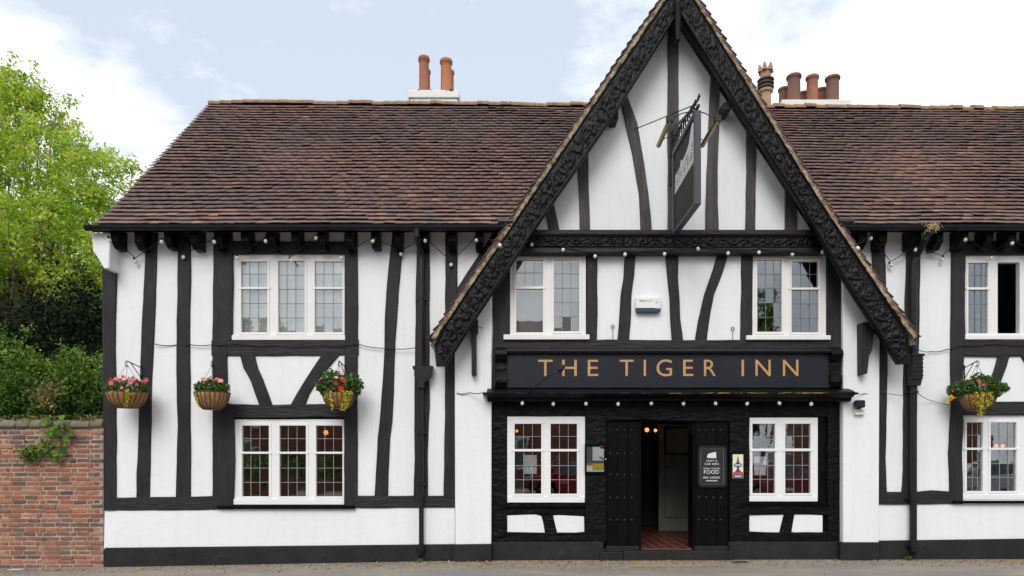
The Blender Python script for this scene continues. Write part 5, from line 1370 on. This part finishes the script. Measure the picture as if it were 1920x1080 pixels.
# dead sprig
mb = MB(); c = at(86, 735, 1.35)
V0 = []
for k in range(26):
    e = c + Vector((random.gauss(0, .14), random.gauss(0, .08), random.gauss(-.02, .15))); mb.tube([c + Vector((-.02, 0, .3)), c + Vector((0, 0, .1)), e], .006, 4, r1=.003); V0 += [tuple(e + Vector(rng.normal(size=3) * .035)) for _ in range(9)]
SPR = thing('dead_branch', 'dry brown dead branch caught in the shrub above the wall', 'branch', tuple(c))
mb.build('twigs', M['bark'], SPR, recalc=False); V, F, t = leaves(V0, .055); np_mesh('dry_leaves', V, F, M['leaf_dry'], SPR, tint=t)

# ------------------------------------------------------------------ brick garden wall
BW = thing('brick_wall', 'weathered red brick garden wall joining the left corner of the inn', 'wall', (-9.3, .1, -.16))
X0, X1 = -19.0, at(193.5, 0, 0).x
zb0, ztop = -.16, at(0, 800, 0).z
mb = MB(); mb.box(X0, X1, .0045, .30, -.3, ztop); mb.build('mortar', M['mortar'], BW)
course, bl_, hd = .0752, .222, .104; row = 0; z = -.135; singles = []; rest = []
while z < ztop - .03:
    x = X1 - .004 - (0 if row % 2 else .056); pat = 0
    # irregular Flemish-like bond, laid from the inn outwards
    first_b = True
    while x > X0:
        L = (bl_ if (pat % 3 != 2 if row % 2 else pat % 4 != 1) else hd) * random.uniform(.95, 1.05)
        if first_b and row % 2 == 0: L = .056 + hd * .5
        first_b = False
        h = course - .0170 + random.uniform(-.004, .003); jit = random.gauss(0, .003); zz = z + .006 * mnoise.noise(Vector((x * .9, z, 0)))
        bk = (x - L + .0155, x, min(.001, random.gauss(-.004, .0045)), .05, zz, zz + h, random.gauss(0, .010))
        (singles if at(0, 0, 0).x - .02 < x else rest).append(bk); x -= L; pat += 1
    z += course; row += 1
def brick_mesh(b, jag=.006):
    x0, x1, y0, y1, z0, z1, tl_ = b; V = []
    for y in (y0, y1):
        for xx, zz in ((x0, z0), (x1, z0), (x1, z1), (x0, z1)):
            V.append((xx + random.uniform(-jag, jag), y + (random.uniform(-.003, .003) if y == y0 else 0), zz + random.uniform(-jag, jag) * .8 + (xx - (x0 + x1) / 2) * tl_))
    return V, [(0, 1, 2, 3), (7, 6, 5, 4), (0, 4, 5, 1), (1, 5, 6, 2), (2, 6, 7, 3), (3, 7, 4, 0)]
singles.sort(key=lambda b: -(b[1] - b[0])); rest += singles[300:]; singles = singles[:300]
for b in singles:
    V, F = brick_mesh(b); mb = MB(); mb.add(V, F); mb.build('brick', M['brick_single'], BW, bevel=.0075)
V, F, T_ = [], [], []
for b in rest:
    v, f = brick_mesh(b); F += [tuple(i + len(V) for i in q) for q in f]; V += v; T_ += [random.random()] * 6
np_mesh('bricks', V, F, M['brick'], BW, tint=T_)['kind'] = 'stuff'
# rounded coping of rough stones bedded in mortar
x = X1
while x > X0:
    L = random.uniform(.18, .34); mb = MB(); h = random.uniform(.10, .145)
    prof = [(-.035, ztop - .02), (-.045, ztop + .03), (-.02, ztop + h * .7), (.06, ztop + h), (.20, ztop + h), (.29, ztop + h * .6), (.32, ztop)]
    mb.xprism([(p + random.uniform(-.006, .006), q + random.uniform(-.01, .01)) for p, q in prof], x - L + .006, x); mb.build('coping_stone', M['coping'], BW, bevel=.02); x -= L
# moss and creeping growth on the coping
n = 4200; xs_ = rng.uniform(X0, X1, n); P = np.stack([xs_, rng.uniform(-.03, .25, n), ztop + .12 + rng.uniform(-.03, .07, n)], 1)
P = P[(np.sin(P[:, 0] * 5.3) + np.sin(P[:, 0] * 11.7 + 1) + rng.normal(0, .6, n)) > -.5]
V, F, t = leaves(P, .045, .5); o = np_mesh('wall_creeper', V, F, leaf_mat('leaf_moss', [(0.08, 0.09, 0.015), (0.17, 0.16, 0.03), (0.24, 0.17, 0.05)], .2), None, tint=t)
tag(o, 'low mossy growth along the top of the brick wall', 'moss', kind='stuff')
# the climber hanging down the brick face, each broad leaf its own mesh
CL = thing('climbing_plant', 'broad-leaved green climber hanging down the face of the brick wall', 'plant', at(100, 870, 0))
def broad_leaf(p, s, parent, yaw=0, m=None):
    n = 9; V = [(0, 0, 0)]
    for k in range(n):
        th = -math.pi * .5 + 2 * math.pi * (k + .5) / n; r = s * (.5 + .12 * math.cos(3 * th)) * random.uniform(.85, 1.1); V.append((r * math.cos(th), -.012 * random.random() - .02 * s, r * math.sin(th)))
    rx, rz = random.uniform(-.9, .1), random.uniform(-.7, .7)
    Mx = Matrix.Rotation(rz, 4, 'Z') @ Matrix.Rotation(rx, 4, 'X') @ Matrix.Rotation(random.uniform(0, 6), 4, 'Y')
    V = [tuple(Mx @ Vector(v) + p) for v in V]; F = np.array([(0, 1 + k, 1 + (k + 1) % n) for k in range(n)])
    return np_mesh('leaf', V, F, M['leaf_vine'], parent, tint=np.full(n, random.random()))
vine = [(92, 792), (100, 800), (108, 796), (118, 800), (127, 808), (86, 806), (112, 810), (98, 812), (122, 822), (88, 820), (104, 822), (80, 826), (110, 832), (126, 832), (96, 834), (118, 842), (88, 842), (104, 846), (76, 836), (94, 852), (106, 858), (84, 850), (98, 848), (74, 846), (112, 852), (103, 862), (130, 815), (91, 828), (116, 790), (84, 797)]
vine += [(p + random.uniform(-9, 9), q + random.uniform(-8, 8)) for p, q in vine]
for px, py in vine: broad_leaf(at(px + random.uniform(-2, 2), py, -.05 - random.uniform(0, .07)), random.uniform(.065, .115), CL)
mb = MB()
for pts in ([(105, 785), (108, 805), (102, 830), (98, 850)], [(100, 786), (90, 812), (82, 842)], [(115, 786), (122, 812), (112, 840), (106, 860)]):
    mb.tube([at(a, b, -.02) for a, b in pts], .007, 5, r1=.003)
mb.build('stem', M['bark'], CL)
P = np.array([tuple(at(random.gauss(57, 11), random.gauss(851, 9), -.05 - random.random() * .08)) for _ in range(420)])
V, F, t = leaves(P, .045, .4); FN = thing('wall_fern', 'small ferny tuft growing from the brick joints beside the climber', 'plant', at(57, 858, -.05)); np_mesh('foliage', V, F, M['leaf_shrub'], FN, tint=t)

# ------------------------------------------------------------------ hanging baskets
fl_cache = {}
def flower(parent, p, r, m):
    key = m
    if key not in fl_cache:
        mb = MB(); 
        for k in range(5):
            th = k * 2 * math.pi / 5; a = Vector((math.cos(th), math.sin(th), 0)); b = Vector((-a.y, a.x, 0))
            mb.add([(0, 0, 0), a * .5 + b * .42 + Vector((0, 0, .22)), a + Vector((0, 0, .16)), a * .5 - b * .42 + Vector((0, 0, .22))], [(0, 1, 2), (0, 2, 3)])
        mb.lathe([(.0, -.05), (.18, .1), (.12, .22), (0, .25)], (0, 0, 0), 6)
        o = mb.build('flower', M[m], parent, local=True, recalc=False); fl_cache[key] = o.data
    else:
        o = bpy.data.objects.new('flower', fl_cache[key]); COL.objects.link(o); o.parent = parent
    o.location = p; o.scale = (r, r, r); o.rotation_euler = (R(65) + random.gauss(0, .4), random.gauss(0, .4), random.gauss(0, .6))
    return o
def basket(px, py_rim, rw, depth, y, label, brk, plants):
    """px, py_rim: the rim's middle; rw: half width in px."""
    c = at(px, py_rim, y); r = rw * (DIST + y) / FPX; h = depth * (DIST + y) / FPX
    T = thing('hanging_basket', label, 'hanging basket', (c.x, c.y, c.z - h), 'hanging flower baskets on the front')
    T.rotation_euler = (0, 0, math.atan2(-c.x, DIST + c.y))
    prof = [(r * .42 * 0 + .001, 0), (r * .5, .012), (r * .70, h * .22), (r * .86, h * .5), (r * .96, h * .8), (r, h)]
    mb = MB(); mb.lathe(prof + [(r * .93, h), (r * .80, h * .55), (0.001, h * .5)], (0, 0, 0), 24); mb.build('liner', M['coir'], T, smooth=True, local=True)
    mb = MB(); n = 22
    for k in range(n):
        th = 2 * math.pi * k / n; mb.tube([((q + .004) * math.cos(th), (q + .004) * math.sin(th), z_) for q, z_ in prof[1:]], .0065, 4)
    for q, z_ in (prof[1], prof[5]): mb.tube([((q + .005) * math.cos(t), (q + .005) * math.sin(t), z_) for t in np.linspace(0, 2 * math.pi, 25)], .005, 4)
    mb.build('wire_frame', M['wire'], T, local=True)
    _, e = bracket(brk[0], brk[1], c.x, y)
    mb = MB(); e2 = Vector((0, 0, e.z - (c.z - h) - .06))
    for k in range(3):
        th = 2 * math.pi * k / 3 + .5; mb.tube([(r * math.cos(th), r * math.sin(th), h), e2], .003, 4)
    mb.tube([e2, e2 + Vector((0, 0, .05))], .005, 4); mb.build('chain', M['iron'], T, local=True)
    # planting
    n, hgt, wid = plants['leaf']
    d = rng.normal(size=(n, 3)); d /= np.linalg.norm(d, axis=1)[:, None]; d *= (rng.uniform(.25, 1, n) ** (1/2.2))[:, None]
    lump = 1 + .22 * np.sin(d[:, 0] * 5 + c.x) + .18 * np.sin(d[:, 0] * 11 + d[:, 1] * 4 + c.x * 2)
    P = d * np.array([r * wid, r * .85, 0])
    P[:, 2] = h * .9 + hgt * plants.get('low', .42) + d[:, 2] * hgt * .55 * lump
    P[:, 0] += plants.get('shift', 0); P[:, 1] -= r * .15
    P = P[(P[:, 2] > h * plants.get('cut', .80)) | (np.abs(P[:, 0]) > r * 1.02)]
    V, F, t = leaves(P, plants.get('size', .045), .4, rng.normal(.45, .25, len(P))); np_mesh('foliage', V, F, M['leaf_basket'], T, tint=t, local=True)
    gold = []
    for ox, ln, k, wd in plants.get('gold', []):
        tt = rng.uniform(0, 1, k); rr = r * (1.0 - .25 * tt * tt); th = -math.pi / 2 + ox + rng.normal(0, wd, k)
        gold.append(np.stack([rr * np.cos(th) * 1.02, rr * np.sin(th) - .03, h * 1.05 - tt * ln], 1))
    if gold:
        V, F, t = leaves(np.vstack(gold), .036, .2); np_mesh('trailing_plant', V, F, M['leaf_gold'], T, tint=t, local=True)['kind'] = 'stuff'
    for m_, k, z0, z1, x0, x1, s in plants['flowers']:
        for q in range(k):
            xx = random.uniform(x0, x1) * r; yy = -math.sqrt(max(.02, r * r * 1.0 - xx * xx)) * random.uniform(.4, 1.0)
            flower(T, (xx, yy, h + random.uniform(z0, z1)), s * random.uniform(.8, 1.2), m_)
    return T
M['wire'] = mat('wire', (0.06, 0.04, 0.025), .6, .2, 10, None, 0, 1)
basket(238, 736, 37, 30, -.42, 'coir basket of pink and white flowers hanging nearest the left corner', (266, 690),
       dict(leaf=(1250, .24, 1.10), size=.046, gold=[(.0, .26, 60, .06), (-.75, .10, 14, .1)], flowers=[('pink', 13, .10, .22, -.8, .85, .042), ('pale_pink', 8, .06, .18, -.8, .8, .038), ('pink', 4, .04, .10, -.6, .6, .034)]))
basket(398, 736, 31, 33, -.40, 'smaller coir basket with a few pink flowers left of the ground window', (402, 690),
       dict(leaf=(1250, .24, 1.05), size=.046, gold=[(-1.15, .26, 34, .08)], flowers=[('pink', 7, .12, .21, -.5, .75, .040), ('pale_pink', 3, .10, .18, -.3, .6, .036)]))
basket(636, 737, 31, 30, -.42, 'full basket of red flowers with trailing yellow creeper over the ground window', (649, 690),
       dict(leaf=(3000, .40, 1.42), size=.050, low=.34, cut=.55, gold=[(.35, .30, 95, .13), (.62, .24, 40, .08), (-.5, .30, 34, .05), (-.95, .16, 22, .08)], flowers=[('red', 17, .03, .22, -.25, .85, .052), ('pale_pink', 5, .18, .30, -.3, .9, .034), ('pink', 3, .10, .24, -1.3, -1.0, .026)]))
basket(1832, 740, 31, 31, -.42, 'basket of pink and yellow flowers hanging by the right windows', (1808, 690),
       dict(leaf=(3000, .36, 1.60), size=.050, low=.30, cut=.5, gold=[(.22, .36, 120, .13), (.75, .22, 45, .10), (-.1, .20, 30, .06)], flowers=[('pink', 9, .02, .2, -1.2, .4, .042), ('pale_pink', 5, .06, .24, -1.3, .3, .034), ('yellow', 3, -.10, .0, -1.6, -1.1, .046), ('red', 2, .02, .14, -1.2, 0, .036)]))

# ------------------------------------------------------------------ litter of dry leaves at the foot of the wall
n = 11000; xs_ = rng.uniform(-8.6, 8.6, n); ys_ = -.13 - np.abs(rng.normal(0, .34, n))
dens = .35 + .65 * (np.sin(xs_ * 1.7 + .4) * .5 + .5) * (np.sin(xs_ * .63 + 2) * .5 + .5) + .5 * np.exp(-((xs_ + 1.2) / .35) ** 2) + .5 * np.exp(-((xs_ - 2.4) / .9) ** 2)
k = rng.random(n) < dens * .55; xs_, ys_ = xs_[k], ys_[k]
P = np.stack([xs_, ys_, np.array([ground_z(x) for x in xs_]) + .008], 1)
V, F, t = leaves(P, .026, .97, aspect=.7, jitter=.5); o = np_mesh('leaf_litter', V, F, M['leaf_dry'], None, tint=t); tag(o, 'dry tan leaf litter scattered along the foot of the inn', 'litter', kind='stuff')
# weeds at the drainpipe feet
for px, py, lb in ((1704, 1043, 'tiny green weed at the foot of the right drainpipe'), (787, 1045, 'tiny weed at the foot of the left drainpipe')):
    c = at(px, py, -.16); P = np.array([(c.x + random.gauss(0, .03), -.17 + random.gauss(0, .015), ground_z(c.x) + .01 + abs(random.gauss(0, .025))) for _ in range(60)])
    V, F, t = leaves(P, .035, .3); tag(np_mesh('weed', V, F, M['leaf_vine'], None, tint=t), lb, 'weed')
mb = MB(); c = at(82, 1074, -.5); gz = ground_z(c.x); c = Vector((-8.0, -.25, gz))
mb.add([(-8.02, -.30, gz + .006), (-7.84, -.27, gz + .008), (-7.80, -.21, gz + .010), (-7.95, -.20, gz + .007), (-8.02, -.30, gz + .003), (-7.84, -.27, gz + .003), (-7.80, -.21, gz + .003), (-7.95, -.20, gz + .003)], [(0, 1, 2, 3), (7, 6, 5, 4), (0, 4, 5, 1), (1, 5, 6, 2), (2, 6, 7, 3), (3, 7, 4, 0)])
tag(mb.build('paper_scrap', M['paper']), 'scrap of white paper on the pavement below the brick wall', 'litter')

DC = thing('drain_cover', 'small rusty drain grating in the pavement right of the door step', 'drain', (3.62, -.28, .0))
gz = ground_z(3.62)
mb = MB(); ring2 = [(3.50, -.36), (3.74, -.36), (3.74, -.20), (3.50, -.20)]
mb.box(3.50, 3.74, -.36, -.34, gz - .02, gz + .009); mb.box(3.50, 3.74, -.22, -.20, gz - .02, gz + .009); mb.box(3.50, 3.52, -.34, -.22, gz - .02, gz + .009); mb.box(3.72, 3.74, -.34, -.22, gz - .02, gz + .009)
M['rust'] = mat('rust', (.07, .032, .022), .8, .3, 12); mb.build('frame', M['rust'], DC)
for k in range(6):
    mb = MB(); mb.box(3.532 + k * .033, 3.548 + k * .033, -.342, -.218, gz - .02, gz + .0075); mb.build('bar', M['rust'], DC)

# ------------------------------------------------------------------ lamps inside
def wall_lamp(p, label, r=.05):
    T = thing('wall_lamp', label, 'lamp', p)
    mb = MB(); mb.lathe([(0, -r), (r * .8, -r * .6), (r, 0), (r * .7, r * .7), (0, r)], p, 12); mb.build('bulb', M['lamp_glow'], T, smooth=True)
    mb = MB(); mb.tube([Vector(p) - Vector((0, 0, r * .9)), Vector(p) - Vector((0, -.04, r * 2.4)), Vector(p) + Vector((0, .12, -r * 2.4))], .012, 6); mb.build('arm', M['brass'], T)
wall_lamp(tuple(at(1213, 806, 2.3)), 'glowing lamp deep in the entrance, nearer the left jamb', .045)
wall_lamp(tuple(at(1229, 807, 2.5)), 'dimmer glowing lamp in the entrance, beside the inner door', .034)
wall_lamp(tuple(at(611, 811, 1.9)), 'glowing lamp seen through the lower left window', .05)
wall_lamp(tuple(at(969, 808, 1.2)), 'small glowing lamp at the edge of the window left of the entrance', .028)
wall_lamp(tuple(at(1868, 836, 2.2)), 'small glowing lamp seen through the lower right window', .035)
wall_lamp(tuple(at(1880, 836, 2.6)), 'second small lamp seen through the lower right window', .035)

# ------------------------------------------------------------------ across the street (seen in the window reflections)
def house(x, y, w, h, label, m='brick_far'):
    T = thing('brick_house', label, 'house', (x, y, 0), 'houses across the street')
    mb = MB(); mb.box(x - w/2, x + w/2, y - 7, y, -.2, h); mb.build('wall', M[m], T)
    mb = MB(); mb.xprism([(y + .35, h - .12), (y - 3.5, h + 3.6), (y - 7.35, h - .12)], x - w/2 - .1, x + w/2 + .1); rf = mb.build('roof', M['tile_far'], T)
    mb = MB(); mb.box(x + w/2 - 1.0, x + w/2 - .2, y - 4, y - 3, h + 2, h + 4.6); mb.build('chimney', M['brick_far'], rf)
    for k, (ux, uz) in enumerate(((-.28, 1.0), (.28, 3.7), (-.28, 3.7))):
        f = MB(); cx_ = x + ux * w; f.box(cx_ - .8, cx_ + .8, y - .02, y + .05, uz, uz + 1.3); wf = f.build('window', M['window_white'], T)
        g = MB(); g.box(cx_ - .7, cx_ - .05, y + .05, y + .056, uz + .1, uz + 1.2); g.box(cx_ + .05, cx_ + .7, y + .05, y + .056, uz + .1, uz + 1.2); g.build('pane', M['print_dark'], wf)
    f = MB(); f.box(x + .28*w - .5, x + .28*w + .5, y - .01, y + .05, 0, 2.1); f.build('door', M['car_red'], T)
house(-22, -27, 9, 5.4, 'brick house across the street, furthest from the entrance'); house(-11.5, -27, 9, 5.2, 'brick house across the street behind the hedge')
house(2.5, -26, 8.5, 5.6, 'brick house across the street facing the entrance'); house(23, -28, 9, 5.3, 'brick house across the street facing the right bay')
def far_tree(x, y, h, r, label):
    tree('street_tree', label, 'tree', (x, y, -.1), h * .45, .2, [(x, y, h * .62, r, r, h * .38), (x + r * .5, y, h * .5, r * .7, r * .7, h * .25), (x - r * .5, y, h * .55, r * .7, r * .7, h * .25)], 240, 30, .30, .35, M['leaf_shrub'], 14, group='trees across the street')
far_tree(13.5, -29, 11.5, 3.0, 'tall tree across the street beside the right-hand house'); far_tree(-4.8, -30, 10.5, 2.6, 'tree across the street between two brick houses'); far_tree(-17, -31, 10.5, 2.6, 'tree across the street near the far brick house')
mb = MB(); mb.box(-20, -4.5, -18.4, -18.1, -.1, .75); tag(mb.build('garden_wall', M['brick_far']), 'low brick garden wall across the street', 'wall')
P = np.stack([rng.uniform(-20, -4.5, 14000), rng.uniform(-19.4, -18.45, 14000), rng.uniform(.1, 1.95, 14000)], 1); V, F, t = leaves(P, .13); tag(np_mesh('hedge', V, F, M['leaf_shrub'], None, tint=t), 'clipped green hedge behind the low wall across the street', 'hedge')
def car(x, y, m, label, rot=0):
    T = thing('parked_car', label, 'car', (x, y, 0.0), 'cars parked across the street')
    body = [(-2.05, .32), (-2.1, .62), (-1.98, .88), (-1.2, .96), (-.62, .99), (1.55, 1.0), (1.98, .92), (2.06, .6), (2.02, .32)]
    mb = MB(); mb.prism([(x + a, b) for a, b in body][::1], y - .84, y + .84); mb.build('body', M[m], T, bevel=.07)
    mb = MB(); mb.prism([(x + a, b) for a, b in ((-1.05, .96), (-.42, 1.40), (.2, 1.47), (1.0, 1.44), (1.62, 1.0))], y - .70, y + .70); mb.build('cabin', M[m], T, bevel=.06)
    mb = MB()
    for yy in (y - .712, y + .702):
        mb.prism([(x + a, b) for a, b in ((-.86, 1.0), (-.36, 1.36), (.12, 1.40), (.12, 1.0))], yy, yy + .01); mb.prism([(x + a, b) for a, b in ((.2, 1.0), (.2, 1.40), (.92, 1.37), (1.38, 1.02))], yy, yy + .01)
    mb.build('side_window', M['print_dark'], T)
    for wx in (-1.3, 1.3):
        for yy in (y - .82, y + .66):
            mb = MB(); mb.xprism([(0, 0)] * 3, 0, 0) if False else mb.prism([(x + wx + .32 * math.cos(t), .32 + .32 * math.sin(t)) for t in np.linspace(0, 6.28, 19)[:-1]], yy, yy + .18); wh = mb.build('wheel', M['tarmac_car'], T)
            mb = MB(); mb.prism([(x + wx + .19 * math.cos(t), .32 + .19 * math.sin(t)) for t in np.linspace(0, 6.28, 15)[:-1]], yy - .012, yy + .192); mb.build('rim', M['lead'], wh)
    mb = MB(); mb.box(x - 2.09, x - 1.9, y + .5, y + .86, .66, .80); mb.build('headlight', M['print_white'], T)
    if rot:
        T.rotation_euler = (0, 0, rot)
car(2.4, -14.2, 'car_red', 'red car parked across the street, reflected left of the door'); car(9.9, -14.2, 'car_red', 'red car parked across the street, reflected right of the door'); car(17.6, -14.4, 'car_silver', 'silver car parked across the street, reflected in the lower right window')
